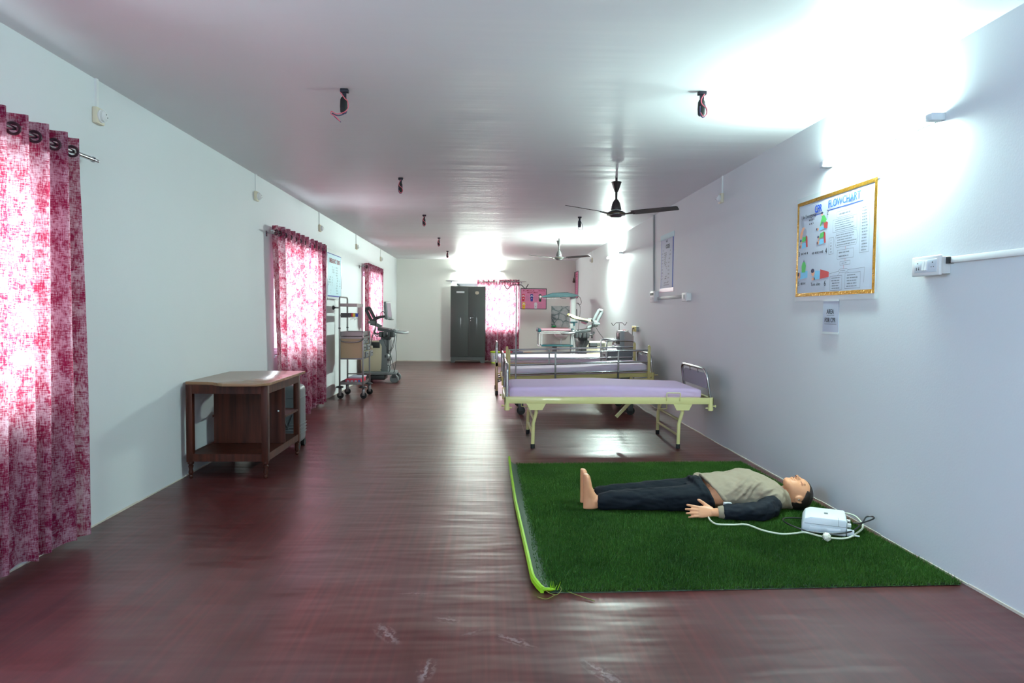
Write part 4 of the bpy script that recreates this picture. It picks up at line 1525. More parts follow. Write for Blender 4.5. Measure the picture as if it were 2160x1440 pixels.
def bed2():
    r = thing('hospital_bed', 'middle hospital bed with chrome side rails on both long sides', 'bed', (1.23, 9.43, 0))
    k = .0315
    zf = lambda x, z: z + (x - .3) * k
    x0, x1, y0, y1 = .215, 2.25, 9.02, 9.86

    def bar(mb, xa, xb, ya, yb, za, zb_):
        vs = [mb.bm.verts.new((x, y, zf(x, z))) for x in (xa, xb) for y in (ya, yb) for z in (za, zb_)]
        for q in ((0, 1, 3, 2), (4, 6, 7, 5), (0, 4, 5, 1), (2, 3, 7, 6), (0, 2, 6, 4), (1, 5, 7, 3)):
            mb.bm.faces.new([vs[i] for i in q])
        return mb
    mb = MB()
    bar(mb, x0, x1, y0, y0 + .035, .447, .497)
    bar(mb, x0, x1, y1 - .035, y1, .447, .497)
    bar(mb, x0, x0 + .035, y0, y1, .447, .497)
    bar(mb, x1 - .035, x1, y0, y1, .447, .497)
    for q in range(1, 8):
        x = x0 + (x1 - x0) * q / 8
        bar(mb, x - .015, x + .015, y0 + .03, y1 - .03, .46, .485)
    mb.build('frame', M_yel2, r)
    mb = MB()
    bar(mb, x0 + .04, x1 - .06, y0 + .035, y1 - .035, .485, .499)
    mb.build('base_sheet', M_yel2, r)
    m = mattress(r, x0 + .075, x1 - .09, y0 + .05, y1 - .04, .500, .595, M_sheetw, lambda t: .026 * (1 / (1 + math.exp(-(t - .62) * 22))), seed=5)
    for v in m.data.vertices:
        v.co.z += (v.co.x + 1.23 - .3) * k
    # chrome bed ends and sockets
    for x, nm, zt, tl in ((x0 + .02, 'footboard', .79, 0), (x1 - .02, 'headboard', .815, -.03)):
        end_loop(r, nm, x, y0 + .018, y1 - .018, zf(x, .46), zt, tilt=tl)
        for y in (y0 + .018, y1 - .018):
            s = -1 if x < 1 else 1
            MB().cyl((x, y, zf(x, .385)), (x, y, zf(x, .503)), .026, n=14).cyl((x, y, zf(x, .47)), (x + s * .075, y, zf(x, .47)), .006, n=8).build('corner_socket', M_yel2, r)
    # side rails: posts, three tubes, uprights
    for y, nm in ((y0 - .028, 'near'), (y1 + .028, 'far')):
        xa, xb = .305, 2.168
        for x, zt in ((xa, .845), (xb, .855)):
            rl = MB()
            rl.box(x - .018, x + .018, y - .014, y + .014, zf(x, .425), zf(x, zt), .004)
            rl.lathe([(.016, zf(x, zt) - .002), (.013, zf(x, zt) + .012), (.004, zf(x, zt) + .018)], (x, y, 0), 'Z', 12)
            rl.box(x - .05, x + .05, y - .006, y + .030 if nm == 'near' else y + .006, zf(x, .40), zf(x, .43))
            rl = rl.build('rail_post', M_yel2, r)
        for z in (.805, .655, .535):
            MB().cyl((xa + .01, y, zf(xa, z)), (xb - .01, y, zf(xb, z)), .0125, n=12).build('rail_tube', M_chrome, r)
        for x in (.92, 1.76):
            MB().box(x - .011, x + .011, y - .012, y + .012, zf(x, .42), zf(x, .81), .003).build('rail_upright', M_steel, r)
        mb = MB()
        bar(mb, 1.2, 2.15, y - .008, y + .008, .405, .430)
        mb.build('rail_bar', M_yel2, r)
    # wheeled undercarriage
    for x in (.47, 1.93):
        for y in (y0 - .05 + .02, y1 - .06):
            leg = MB().cyl((x, y, .17), (x, y, zf(x, .46)), .019, n=12).build('leg', M_yel2, r)
            MB().box(x - .035, x + .03, y - .024, y - .016, .05, .17, .004).box(x - .035, x + .03, y + .016, y + .024, .05, .17, .004).box(x - .035, x + .03, y - .024, y + .024, .15, .17).build('caster_fork', M_dgrey, leg)
            MB().cyl((x, y - .014, .055), (x, y + .014, .055), .055, n=20).build('caster_wheel', M_rubber, leg)
        MB().cyl((x, y0, .24), (x, y1 - .06, .24), .013, n=10).build('leg_stretcher', M_yel2, r)
    # tilting levers and crank
    MB().obox((1.45, 9.25, .42), (.16, .012, .04), (0, math.radians(35), 0), .004).build('lever', M_yel2, r)
    MB().tube([(x0 - .04, 9.3, .44), (x0 + .6, 9.3, .40)], .010, 8).tube([(x0 - .04, 9.5, .44), (x0 + .6, 9.5, .40)], .010, 8).build('crank_rod', M_steel, r)
    for y in (9.3, 9.5):
        MB().tube([(x0 - .035, y, .44), (x0 - .04, y, .41), (x0 - .055, y, .405)], .008, 8).build('crank_handle', M_steel, r)
    MB().box(.37, .53, y0 + .05, y0 + .12, .30, .42, .01).build('brake_box', M_black, r)
    return r


bed2()


def bed3():
    r = thing('hospital_bed', 'farthest hospital bed, beige frame with square corner legs, behind the railed bed', 'bed', (1.2, 11.55, 0))
    x0, x1, y0, y1, z0, z1 = .16, 2.26, 11.10, 12.0, .468, .53
    mb = MB().box(x0, x1, y0, y0 + .04, z0, z1, .003).box(x0, x1, y1 - .04, y1, z0, z1, .003).box(x0, x0 + .04, y0, y1, z0, z1, .003).box(x1 - .04, x1, y0, y1, z0, z1, .003)
    for k in range(1, 7):
        x = x0 + (x1 - x0) * k / 7
        mb.box(x - .012, x + .012, y0 + .03, y1 - .03, z1 - .03, z1 - .012)
    M_b = pm('beige_enamel', srgb(196, 166, 124), .35, coat=.2)
    mb.build('frame', M_b, r)
    for x in (x0 + .02, x1 - .02):
        for y in (y0 + .02, y1 - .02):
            leg = MB().box(x - .02, x + .02, y - .02, y + .02, .05, z1, .004).build('leg', M_b, r)
            MB().box(x - .024, x + .024, y - .024, y + .024, 0, .07, .004).build('rubber_foot', M_rubber, leg)
    MB().tube([(x0 + .02, y0 + .02, .30), (x0 + .35, y0 + .03, z0)], .009, 8).tube([(x0 + .02, y0 + .02, .20), (x0 + .5, y0 + .03, z0)], .009, 8).build('leg_brace', M_steel, r)
    mattress(r, x0 + .05, x1 - .06, y0 + .02, y1 - .02, z1 + .001, .628, M_sheetw, None, seed=9)
    end_loop(r, 'footboard', x0 + .02, y0 + .03, y1 - .03, z1 - .02, .85, panel=False)
    end_loop(r, 'headboard', x1 - .02, y0 + .03, y1 - .03, z1 - .02, .85)
    return r


bed3()


def iv_pole(x, y, z0, z1, label, s=1.0):
    r = thing('drip_pole', label, 'drip stand', (x, y, z0))
    MB().cyl((x, y, z0), (x, y, z0 + (z1 - z0) * .55), .009, n=10).cyl((x, y, z0 + (z1 - z0) * .5), (x, y, z1), .0065, n=10).build('pole', M_steel, r)
    hp = [(-.135, .008), (-.118, -.022), (-.10, -.036), (-.082, -.022), (-.06, .004), (-.04, .008), (.04, .010), (.06, .006), (.082, -.018), (.10, -.030), (.116, -.010), (.132, .020)]
    MB().tube(smooth_path([(x + a * s, y, z1 + b * s) for a, b in hp], 4), .0045, 8).build('bag_hooks', M_dgrey, r)
    return r


iv_pole(.335, 7.625, .39, 1.648, 'tall thin drip pole with W-shaped hooks rising behind the nearest bed')
iv_pole(2.17, 11.07, .5, 1.188, 'short drip pole with W-shaped hooks behind the beige monitor', .95)

# ------------------------------------------------------------------ grey cart with chrome handles and beige monitor
r = thing('equipment_cart', 'small grey cart with two chrome handle loops beside the right wall beyond the railed bed', 'cart', (2.02, 10.45, 0))
M_cart = pm('grey_hammertone', srgb(112, 114, 120), .45)
MB().box(1.835, 2.215, 10.23, 10.70, .16, .775, .006).build('body', M_cart, r)
MB().box(1.828, 2.222, 10.222, 10.708, .775, .80, .006).build('top', M_cart, r)
for z0, z1 in ((.60, .76), (.42, .58), (.20, .40)):
    d = MB().box(1.822, 1.836, 10.25, 10.68, z0, z1, .004).build('drawer', M_lgrey, r)
    MB().box(1.812, 1.824, 10.37, 10.55, z1 - .065, z1 - .035, .003).build('handle_slot', M_black, d)
for y in (10.215, 10.715):
    MB().tube(loop_pts((1.815, y, .18), (1.815, y, .94), (2.235, y, .94), (2.235, y, .18), .055, 6), .0135, 12).build('handle_loop', M_chrome, r)
for x in (1.85, 2.2):
    for y in (10.25, 10.68):
        MB().cyl((x, y - .013, .045), (x, y + .013, .045), .045, n=18).box(x - .02, x + .02, y - .02, y + .02, .07, .165).build('caster_wheel', M_rubber, r)
MB().tube([(1.90, 10.20, .83), (1.90, 10.16, .86), (1.95, 10.12, .85), (2.03, 10.12, .835)], .010, 8).build('side_hook', M_chrome, r)

r = thing('patient_monitor', 'beige boxy monitor with sloped back standing on the grey cart', 'monitor', (2.14, 10.45, .80))
M_beige = pm('aged_beige_plastic', srgb(176, 164, 158), .45)
MB().prism([(2.10, .801), (2.245, .801), (2.245, 1.01), (2.165, 1.06), (2.155, 1.083), (2.10, 1.083)], 10.30, 10.60, 'Y', .006).build('body', M_beige, r)
MB().box(2.035, 2.102, 10.29, 10.61, .801, 1.085, .008).build('front_bezel', M_lgrey, r)
MB().box(2.030, 2.036, 10.32, 10.58, .88, 1.05, .002).build('screen', pm('dark_screen', srgb(30, 36, 40), .15), r)
MB().box(2.028, 2.04, 10.33, 10.57, .815, .86, .003).build('control_strip', M_white, r)
MB().box(2.11, 2.145, 10.42, 10.50, 1.08, 1.10, .006).build('alarm_light', pm('pale_pink_lens', srgb(226, 170, 180), .3), r)
MB().tube(loop_pts((2.17, 10.36, 1.055), (2.17, 10.36, 1.09), (2.17, 10.54, 1.09), (2.17, 10.54, 1.055), .012, 3), .007, 8).build('carry_handle', M_beige, r)

# ------------------------------------------------------------------ steel cupboard
r = thing('steel_cupboard', 'tall dark grey steel cupboard with two doors against the far wall', 'cupboard', (-.475, 18.36, 0))
M_alm = pm('dark_grey_enamelled_steel', srgb(62, 66, 64), .5, .1, var=.05, vscale=5, coat=.2)
x0, x1, yf, yb = -.945, -.018, 18.15, 18.53
MB().box(x0, x1, yf + .02, yb, .15, 2.035, .006).build('carcass', M_alm, r)
xm = (x0 + x1) / 2 + .008
for a, b in ((x0 + .012, xm - .002), (xm + .002, x1 - .012)):
    d = MB().box(a, b, yf, yf + .022, .165, 2.02, .004).build('door', M_alm, r)
    if a > -.6:
        MB().lathe([(.011, -.02), (.011, 0)], (xm + .06, yf, 1.195), 'Y', 12).obox((xm + .095, yf - .018, 1.197), (.085, .010, .014), (0, 0, 0), .003).build('handle', M_chrome, d)
        MB().box(xm + .052, xm + .068, yf - .004, yf, 1.105, 1.14, .002).build('lock_plate', M_chrome, d)
MB().prism([(x0 + .01, .155), (x0 + .01, .004), (x0 + .115, .004), (x0 + .16, .075), (x1 - .16, .075), (x1 - .115, .004), (x1 - .01, .004), (x1 - .01, .155)], yf + .012, yf + .035, 'Y').build('plinth', M_alm, r, 0)
for x in (x0 + .012, x1 - .04):
    MB().box(x, x + .03, yf + .035, yb, .0, .15).build('plinth_side', M_alm, r, 0)
MB().box(x0 + .155, x0 + .365, yf - .003, yf, 1.855, 1.90).build('name_plate', pm('white_label', srgb(222, 226, 228), .4), r, 0)
FMx = [(x0 + .70 + .05 * math.copysign(abs(math.cos(t)) ** .7, math.cos(t)), 1.86 + .042 * math.copysign(abs(math.sin(t)) ** .7, math.sin(t))) for t in (2 * PI * k / 20 for k in range(20))]
MB().prism(FMx, yf - .003, yf, 'Y').build('oval_badge', pm('beige_badge', srgb(176, 168, 148), .4), r, 0)

# ------------------------------------------------------------------ bins in a row under the far window
def bin_(x, w, h, body, lid, label, band=None):
    r = thing('waste_bin', label, 'bin', (x, 17.95, 0), group=None)
    MB().lathe([(w * .40, 0), (w * .41, .004), (w * .5, h - .02), (w * .5, h)], (x, 17.95, 0), 'Z', 28).build('bucket', body, r)
    MB().lathe([(w * .535, h - .012), (w * .545, h - .005), (w * .545, h + .014), (w * .50, h + .028), (w * .2, h + .036), (.001, h + .037)], (x, 17.95, 0), 'Z', 28).build('lid', lid, r)
    MB().lathe([(w * .412, .006), (w * .428, .008), (w * .428, .045), (w * .42, .048)], (x, 17.95, 0), 'Z', 28).build('base_band', lid, r)
    MB().box(x - .045, x + .045, 17.95 - w * .485 - .004, 17.95 - w * .44, h * .35, h * .7).build('paper_label', M_paper, r, 0)


M_bw = pm('white_bucket_plastic', srgb(222, 224, 222), .35)
bin_(.245, .255, .30, M_bw, pm('lime_lid', srgb(160, 188, 30), .35), 'white bucket bin with a lime green lid beside the steel cupboard')
bin_(.55, .255, .30, M_bw, pm('red_lid', srgb(208, 50, 80), .35), 'white bucket bin with a red lid, second from the cupboard')
bin_(.845, .255, .30, M_bw, pm('slate_lid', srgb(112, 116, 146), .35), 'bucket bin with a slate blue lid, third from the cupboard')
bin_(1.13, .26, .275, M_bw, pm('orange_lid', srgb(236, 130, 40), .35), 'bucket bin with an orange lid at the right end of the row of bins')

# ------------------------------------------------------------------ hand basin
r = thing('hand_basin', 'white hand basin under the pebble-pattern panel on the far wall', 'basin', (2.03, 18.4, 0))
mb = MB()
rings = []
for sx, sy, z in ((.08, .07, .66), (.15, .15, .70), (.19, .20, .745), (.205, .215, .79), (.185, .195, .79), (.15, .15, .745), (.05, .05, .715)):
    rings.append([(2.03 + sx * math.copysign(abs(math.cos(t)) ** .8, math.cos(t)), 18.40 + sy * math.copysign(abs(math.sin(t)) ** .8, math.sin(t)), z) for t in (2 * PI * k / 28 for k in range(28))])
mb.loft(rings)
mb.build('bowl', pm('white_porcelain', srgb(232, 226, 228), .15), r)
MB().tube([(2.03, 18.4, .68), (2.03, 18.4, .48), (2.02, 18.42, .40), (2.0, 18.55, .36), (1.99, 18.62, .36)], .022, 10).build('waste_pipe', M_white, r)
MB().tube([(2.03, 18.57, .79), (2.03, 18.57, .88), (2.03, 18.54, .905), (2.03, 18.46, .89)], .011, 10).build('tap', M_chrome, r)
tag(MB().box(1.76, 2.24, 18.50, 18.625, .915, .945, .006).build('red_shelf', pm('dark_red_shelf', srgb(150, 50, 58), .4), None), 'dark red narrow shelf under the pebble-pattern panel', 'shelf')
tag(MB().ell((1.845, 18.555, .974), .062, .04, .028, 18).build('soap_box', pm('green_plastic', srgb(30, 160, 90), .35), None), 'rounded green soap box on the dark red shelf', 'soap box')

# ------------------------------------------------------------------ steel emergency drug trolley
r = thing('drug_trolley', 'tall steel emergency trolley with beige drawers and top rack by the left wall', 'trolley', (-2.07, 10.86, 0))
X0, X1, Y0, Y1 = -2.25, -1.895, 10.58, 11.13
M_bpan = pm('beige_laminate', srgb(176, 156, 122), .45, var=.04, vscale=6)
for x, y, zt in ((X0, Y0, 1.50), (X0 + .01, Y1, 1.50), (X1, Y0, 1.035), (X1 + .01, Y1, 1.035)):
    MB().box(x - .012, x + .012, y - .012, y + .012, .165, zt, .003).build('upright', M_steel, r)
MB().tube(loop_pts((X0, Y0, 1.47), (X0, Y0, 1.565), (X0 + .01, Y1, 1.565), (X0 + .01, Y1, 1.47), .06, 6), .012, 10).build('top_bow', M_steel, r)
for y in (Y0, Y1):
    MB().lathe([(.016, 1.075), (.018, 1.08), (.018, 1.092), (.016, 1.097)], (X0 + (.01 if y > 11 else 0), y, 0), 'Z', 12).build('clamp_collar', M_dgrey, r)


def tray(nm, xa, xb, ya, yb, z, hgt, mat=M_steel):
    mb = MB().box(xa, xb, ya, yb, z, z + .004)
    mb.box(xa, xb, ya, ya + .004, z, z + hgt).box(xa, xb, yb - .004, yb, z, z + hgt).box(xa, xa + .004, ya, yb, z, z + hgt).box(xb - .004, xb, ya, yb, z, z + hgt)
    return mb.build(nm, mat, r, 0)


tray('upper_shelf', X0 + .012, X0 + .265, Y0 - .01, Y1 + .01, 1.418, .048)
MB().cyl((X0 - .075, Y0, 1.40), (X0, Y0, 1.40), .012, n=10).build('rack_bar', M_steel, r)
MB().lathe([(.004, -.107), (.030, -.105), (.034, -.092), (.028, -.078), (.014, -.072), (.012, -.06)], (X0, Y0, 1.40), 'X', 16).build('clamp_knob', M_black, r)
for k in range(4):
    y = Y0 + .02 + k * .13
    MB().prism([(X0 + .014, 1.25), (X0 + .12, 1.25), (X0 + .155, 1.318), (X0 + .014, 1.318)], y, y + .12, 'Y').build('tilt_bin', M_dgrey, r, 0)
mb = MB()
MB().box(X0 + .012, X0 + .02, Y0, Y1, 1.27, 1.30).build('bin_rail', M_steel, r)
# coloured lead clips hung beside the bins
for k, (c, cn) in enumerate((((30, 34, 60), 'navy electrode clip next to the grey bins'), ((190, 30, 50), 'red electrode clip'), ((230, 190, 40), 'amber electrode clip right of the red one'), ((220, 200, 60), 'lemon yellow electrode clip'), ((40, 60, 150), 'royal blue electrode clip right of the yellow ones'), ((50, 70, 170), 'blue electrode clip at the right end of the row'))):
    x = X0 + .165 + .02 * k
    cm = pm('lead_%d' % k, srgb(*c), .4)
    rr = thing('electrode_clip', cn + ' hanging on the steel trolley rack', 'electrode clip', (x, Y0 + .03, 1.31), group='electrode clips on the trolley rack')
    MB().box(x - .009, x + .012, Y0 + .02, Y0 + .035, 1.262, 1.315, .003).build('clip_body', cm, rr)
    MB().tube([(x, Y0 + .027, 1.262), (x + .004, Y0 + .025, 1.235), (x - .003, Y0 + .027, 1.21 + .01 * (k % 3))], .005, 6).build('clip_tip', M_white, rr)
MB().tube([(X0 + .15, Y0 + .03, 1.318), (X0 + .29, Y0 + .03, 1.312)], .005, 6).build('hanging_rod', M_steel, r)
tray('work_tray', X0 + .012, X1 - .012, Y0 + .012, Y1 - .012, .962, .07)
mb = MB()
for q in ((X0, X1, Y0 - .008, Y0 + .008), (X0, X1, Y1 - .008, Y1 + .008)):
    mb.box(*q, .925, .955)
mb.box(X0 - .008, X0 + .008, Y0, Y1, .925, .955).box(X1 - .008, X1 + .008, Y0, Y1, .925, .955)
mb.build('upper_frame', M_steel, r, 0)
MB().tube(smooth_path([(X0 + .005, Y0 - .01, .92), (X0 + .05, Y0 - .045, .885), (X0 + .18, Y0 - .055, .872), (X1 - .05, Y0 - .045, .885), (X1 + .01, Y0 - .01, .93)], 6), .010, 8).build('push_handle', M_steel, r)
MB().box(X0 + .014, X1 - .012, Y0 + .004, Y0 + .014, .625, .935).build('side_panel', M_bpan, r, 0)
MB().box(X0 + .014, X1 - .012, Y1 - .014, Y1 - .004, .625, .935).build('side_panel', M_bpan, r, 0)
MB().box(X0 + .014, X0 + .022, Y0 + .014, Y1 - .014, .625, .935).build('rear_panel', M_bpan, r, 0)
MB().box(X0, X1, Y0 - .006, Y1 + .006, .605, .627).build('lower_frame', M_steel, r, 0)
for c in range(2):
    for k in range(3):
        ya = Y0 + .02 + c * .262
        yb = ya + .245
        z0 = .635 + k * .10
        out = (.075, .030, .0)[k] if c == 1 else (.05, .012, .0)[k]
        d = MB().box(X0 + .06 + out, X1 - .02 + out, ya + .008, yb - .008, z0 + .006, z0 + .085).build('drawer', M_cream, r, 0)
        MB().box(X1 - .021 + out, X1 - .008 + out, ya, yb, z0, z0 + .092, .003).build('drawer_front', M_mgrey, d)
        MB().tube([(X1 - .008 + out, (ya + yb) / 2 - .03, z0 + .055), (X1 + .012 + out, (ya + yb) / 2 - .025, z0 + .055), (X1 + .012 + out, (ya + yb) / 2 + .025, z0 + .055), (X1 - .008 + out, (ya + yb) / 2 + .03, z0 + .055)], .005, 6).build('drawer_pull', M_steel, d)
tray('lower_shelf', X0 + .0, X1 + .0, Y0 - .005, Y1 + .005, .215, .045)
for y in (Y1,):
    MB().cyl((X0, y, .335), (X1, y, .335), .009, n=8).build('rear_stretcher', M_steel, r)
for x in (X0, X1):
    for y in (Y0, Y1):
        cs = MB().lathe([(.012, .20), (.05, .19), (.062, .178), (.055, .168), (.012, .165)], (x, y, 0), 'Z', 18).build('bumper', M_dgrey, r)
        MB().box(x - .015, x + .03, y - .022, y - .016, .045, .16, .003).box(x - .015, x + .03, y + .016, y + .022, .045, .16, .003).box(x - .015, x + .03, y - .022, y + .022, .145, .165).build('caster_fork', M_steel, cs)
        MB().cyl((x + .012, y - .015, .05), (x + .012, y + .015, .05), .05, n=20).build('caster_wheel', M_rubber, cs)
M_redb = pm('red_printed_card', srgb(190, 44, 70), .45)
rr = thing('red_box', 'flat red box with white labels on the lower shelf of the steel trolley', 'box', (-2.05, 10.84, .219))
MB().box(-2.17, -1.93, 10.62, 11.05, .220, .300, .003).build('box_body', M_redb, rr)
for k in range(3):
    MB().box(-2.15 + .06 * k, -2.11 + .06 * k, 10.617, 10.621, .255, .28).build('paper_label', M_paper, rr, 0)
MB().box(-1.975, -1.945, 10.617, 10.621, .25, .285).build('blue_label', pm('blue_label', srgb(60, 110, 190), .5), rr, 0)
rr = thing('white_box', 'thin white box lying on the red box of the steel trolley', 'box', (-2.03, 10.86, .301))
MB().box(-2.14, -1.92, 10.70, 11.06, .301, .323, .003).build('box_body', M_paper, rr)
MB().box(-1.921, -1.918, 10.72, 11.04, .303, .321).build('pink_edge', pm('pink_card', srgb(230, 140, 160), .5), rr, 0)


# ------------------------------------------------------------------ ultrasound trolleys
def ultrasound(origin, mirror, label, folded, group=None):
    """local frame: +x towards the operator side, y along the room, z up"""
    r = thing('ultrasound_machine', label, 'ultrasound machine', origin, (0, 0, 0), group)
    s = -1 if mirror else 1
    L = lambda: MB(local=True)
    def bx(mb, x0, x1, y0, y1, z0, z1, bev=0.0):
        return mb.box(min(s * x0, s * x1), max(s * x0, s * x1), y0, y1, z0, z1, bev)
    P = lambda x, y, z: (s * x, y, z)
    M_b = bpy.data.materials.get('ultrasound_ivory') or pm('ultrasound_ivory', srgb(210, 202, 172), .42)
    # base platform, feet and wheels
    mb = L().prism([(s * a, b) for a, b in ((-.36, -.24), (.10, -.26), (.24, -.20), (.24, .20), (.10, .26), (-.36, .24))], .15, .215, 'Z', .015)
    mb.build('base_platform', M_mgrey, r)
    bx(L(), -.30, .04, -.20, .20, .055, .15, .01).build('lower_unit', M_black, r)
    for x, y in ((.22, -.20), (.22, .20), (-.30, -.19), (-.30, .19)):
        for d in (-.028, .028):
            w = L().lathe([(.030, -.014), (.075, -.012), (.080, -.006), (.080, .006), (.075, .012), (.030, .014)], P(x, y + d, .08), 'Y', 24).build('wheel', M_mgrey, r)
        L().prism([(s * (x - .05), .10), (s * (x + .05), .10), (s * (x + .03), .175), (s * (x - .03), .175)], y - .05, y + .05, 'Y', .006).build('wheel_cover', M_dgrey, r)
    # body
    mb = L()
    prof = [(-.40, .215), (.0, .215), (.0, .735), (-.02, .775), (-.06, .79), (-.40, .79)]
    mb.prism([(s * a, b) for a, b in prof], -.21, .21, 'Y', .012)
    mb.build('body_cabinet', M_b, r)
    bx(L(), -.22, -.05, -.214, -.208, .66, .77, .002).build('rear_socket_bay', M_black, r)
    bx(L(), -.24, -.03, -.2125, -.209, .635, .655).build('panel_lip', M_b, r)
    for x in (-.36, -.03):
        L().cyl(P(x, -.213, .25), P(x, -.208, .25), .008, n=10).build('screw', M_dgrey, r)
    mb = L()
    prof = [(-.03, .215), (.10, .215), (.115, .30), (.085, .36), (.125, .44), (.12, .50), (.085, .53), (.125, .60), (.128, .80), (.06, .82), (-.045, .82), (-.075, .795), (-.05, .76), (.0, .70)]
    mb.prism([(s * a, b) for a, b in prof], -.215, .215, 'Y', .01)
    mb.build('front_column', M_dgrey if folded else M_mgrey, r)
    bx(L(), .075, .12, -.22, -.20, .56, .82, .008).build('column_strip', M_dgrey, r)
    bx(L(), .04, .075, -.225, -.213, .48, .53, .004).build('side_port', M_dgrey, r)
    bx(L(), .09, .12, -.225, -.213, .42, .46, .004).build('side_port', M_dgrey, r)
    bx(L(), -.04, .12, -.16, .16, .81, .90, .02).build('lift_neck', M_dgrey, r)
    # keyboard deck and console
    mb = L().prism([(s * a, b) for a, b in ((-.09, 1.05), (.10, 1.015), (.26, .985), (.30, .965), (.28, .945), (.10, .955), (-.09, .985))], -.24, .24, 'Y', .012)
    mb.build('keyboard_deck', M_dgrey, r)
    bx(L(), .10, .26, -.20, .20, .985, 1.005, .004).build('key_panel', M_lgrey, r)
    for k in range(5):
        L().lathe([(.012, 0), (.012, .012), (.004, .016)], P(.12 + .03 * k, -.16 + .07 * (k % 3), 1.004), 'Z', 10).build('knob', M_black if k % 2 else M_white, r)
    L().tube([P(*q) for q in smooth_path([(.22, -.22, .965), (.36, -.23, .95), (.43, -.15, .945), (.445, 0, .945), (.43, .15, .945), (.36, .23, .95), (.22, .22, .965)], 5)], .022, 10).build('front_handle', M_lgrey, r)
    for k, (x, y) in enumerate(((.14, -.26), (.20, -.27), (.05, -.26), (-.02, -.255))):
        h = L().lathe([(.030, .865), (.040, .875), (.042, .93), (.038, .965)], P(x, y, 0), 'Z', 14).build('probe_holder', M_dgrey, r)
    L().tube([P(*q) for q in smooth_path([(-.05, -.25, .93), (-.10, -.255, .925), (-.135, -.255, .95), (-.15, -.255, .99)], 5)], .016, 8).build('cable_hook', M_dgrey, r)
    # articulated monitor arm: lower link, slotted link, tilting head
    L().tube([P(-.05, 0, 1.05), P(-.16, 0, 1.10), P(-.25, .0, 1.13)], [.035, .035, .045], 12).build('lower_arm', M_mgrey, r)
    bx(L(), -.30, -.14, -.06, .06, 1.115, 1.165, .015).build('arm_base', M_mgrey, r)
    am = M_dgrey if not folded else M_mgrey
    def link(off):
        a, b = Vector((-.20, 0, 1.17)), Vector((-.315, 0, 1.40))
        d = (b - a).normalized()
        q = Vector((d.z, 0, -d.x)) * off
        mb = L()
        mb.tube([P(*(a + q)), P(*(b + q))], .030, 12)
        return mb
    sl = link(-.037)
    a, b = Vector((-.20, 0, 1.17)), Vector((-.315, 0, 1.40))
    sl.build('slotted_arm', am, r)
    o2 = link(.037)
    o2.build('slotted_arm', am, r)
    L().cyl(P(-.35, 0, 1.395), P(-.27, 0, 1.415), .030, n=12).build('arm_cap', am, r)
    L().cyl(P(-.235, 0, 1.17), P(-.15, 0, 1.19), .032, n=12).build('arm_joint', am, r)
    if not folded:
        L().tube([P(-.15, 0, 1.215), P(-.08, 0, 1.24), P(.02, 0, 1.255)], [.032, .028, .024], 10).build('monitor_link', M_dgrey, r)
        # upright monitor turned away, seen nearly edge-on
        m0 = L()
        Mx = Matrix.Translation(P(.075, 0, 1.365)) @ Matrix.Rotation(s * math.radians(-4), 4, 'Z') @ Matrix.Rotation(s * math.radians(-6), 4, 'Y')
        m0.box(-.028, .022, -.20, .20, -.17, .17, .016, 3, Mx)
        mo = m0.build('monitor', M_mgrey, r)
        L().box(.021 if s > 0 else -.03, .026 if s > 0 else -.026, -.165, .165, -.125, .14, .001, 1, Mx).build('screen', pm('pale_off_screen', srgb(128, 124, 134), .25), mo)
        L().box(-.05, -.026, -.13, .13, -.11, .11, .02, 3, Mx).build('rear_housing', M_dgrey, mo)
        L().tube([Mx @ Vector(p) for p in ((.0, -.10, -.165), (.06, -.10, -.178), (.07, 0, -.18), (.06, .10, -.178), (.0, .10, -.165))], .011, 8).build('monitor_grip', M_mgrey, mo)
        L().tube([P(*q) for q in smooth_path([(-.06, -.02, 1.25), (-.05, -.04, 1.33), (.0, -.06, 1.34), (.03, -.06, 1.27), (.02, -.05, 1.20)], 6)], .007, 8).build('monitor_cable', M_black, r)
        L().tube([P(*q) for q in smooth_path([(-.13, -.05, 1.28), (-.15, -.08, 1.15), (-.15, -.10, 1.0), (-.16, -.16, .93), (-.11, -.18, .88), (-.05, -.2, .91), (-.05, -.21, .97)], 6)], .008, 8).build('power_lead', M_black, r)
        L().tube([P(*q) for q in smooth_path([(-.15, -.09, 1.05), (-.19, -.23, .86), (-.21, -.235, .72), (-.18, -.235, .70)], 6)], .009, 8).build('power_lead', M_mgrey, r)
        L().lathe([(.012, .655), (.022, .66), (.024, .685), (.016, .705)], P(-.20, -.24, 0), 'Z', 12).build('mains_plug', M_cream, r)
    else:
        L().tube([P(-.15, 0, 1.215), P(-.10, 0, 1.225), P(-.06, 0, 1.225)], [.032, .030, .026], 10).build('monitor_link', M_dgrey, r)
        Mx = Matrix.Translation(P(.14, 0, 1.245)) @ Matrix.Rotation(-s * math.radians(20), 4, 'Y')
        m0 = L().box(-.20, .20, -.17, .17, -.03, .02, .016, 3, Mx)
        mo = m0.build('monitor', M_mgrey, r)
        bx2 = L().box(-.19 if s > 0 else .10, -.10 if s > 0 else .19, -.12, .12, -.058, -.028, .01, 2, Mx)
        bx2.build('monitor_foot', pm('pinkish_plastic', srgb(214, 150, 170), .4), mo)
        # folded towel over the monitor
        cl = bmesh.new()
        g = []
        for i in range(19):
            row = []
            for j in range(13):
                u, v = -.225 + .45 * i / 18, -.19 + .38 * j / 12
                p = Mx @ Vector((u * (1 if s > 0 else -1), v, .026 + .012 * noise.noise(Vector((u * 9, v * 9, 2))) + (0.035 * max(0, (-u - .10)) / .12)))
                if j in (0, 12):
                    p.z -= .045 + .02 * math.sin(u * 16)
                if i == 18:
                    p.z -= .035
                row.append(cl.verts.new(p))
            g.append(row)
        for i in range(18):
            for j in range(12):
                cl.faces.new((g[i][j], g[i + 1][j], g[i + 1][j + 1], g[i][j + 1]))
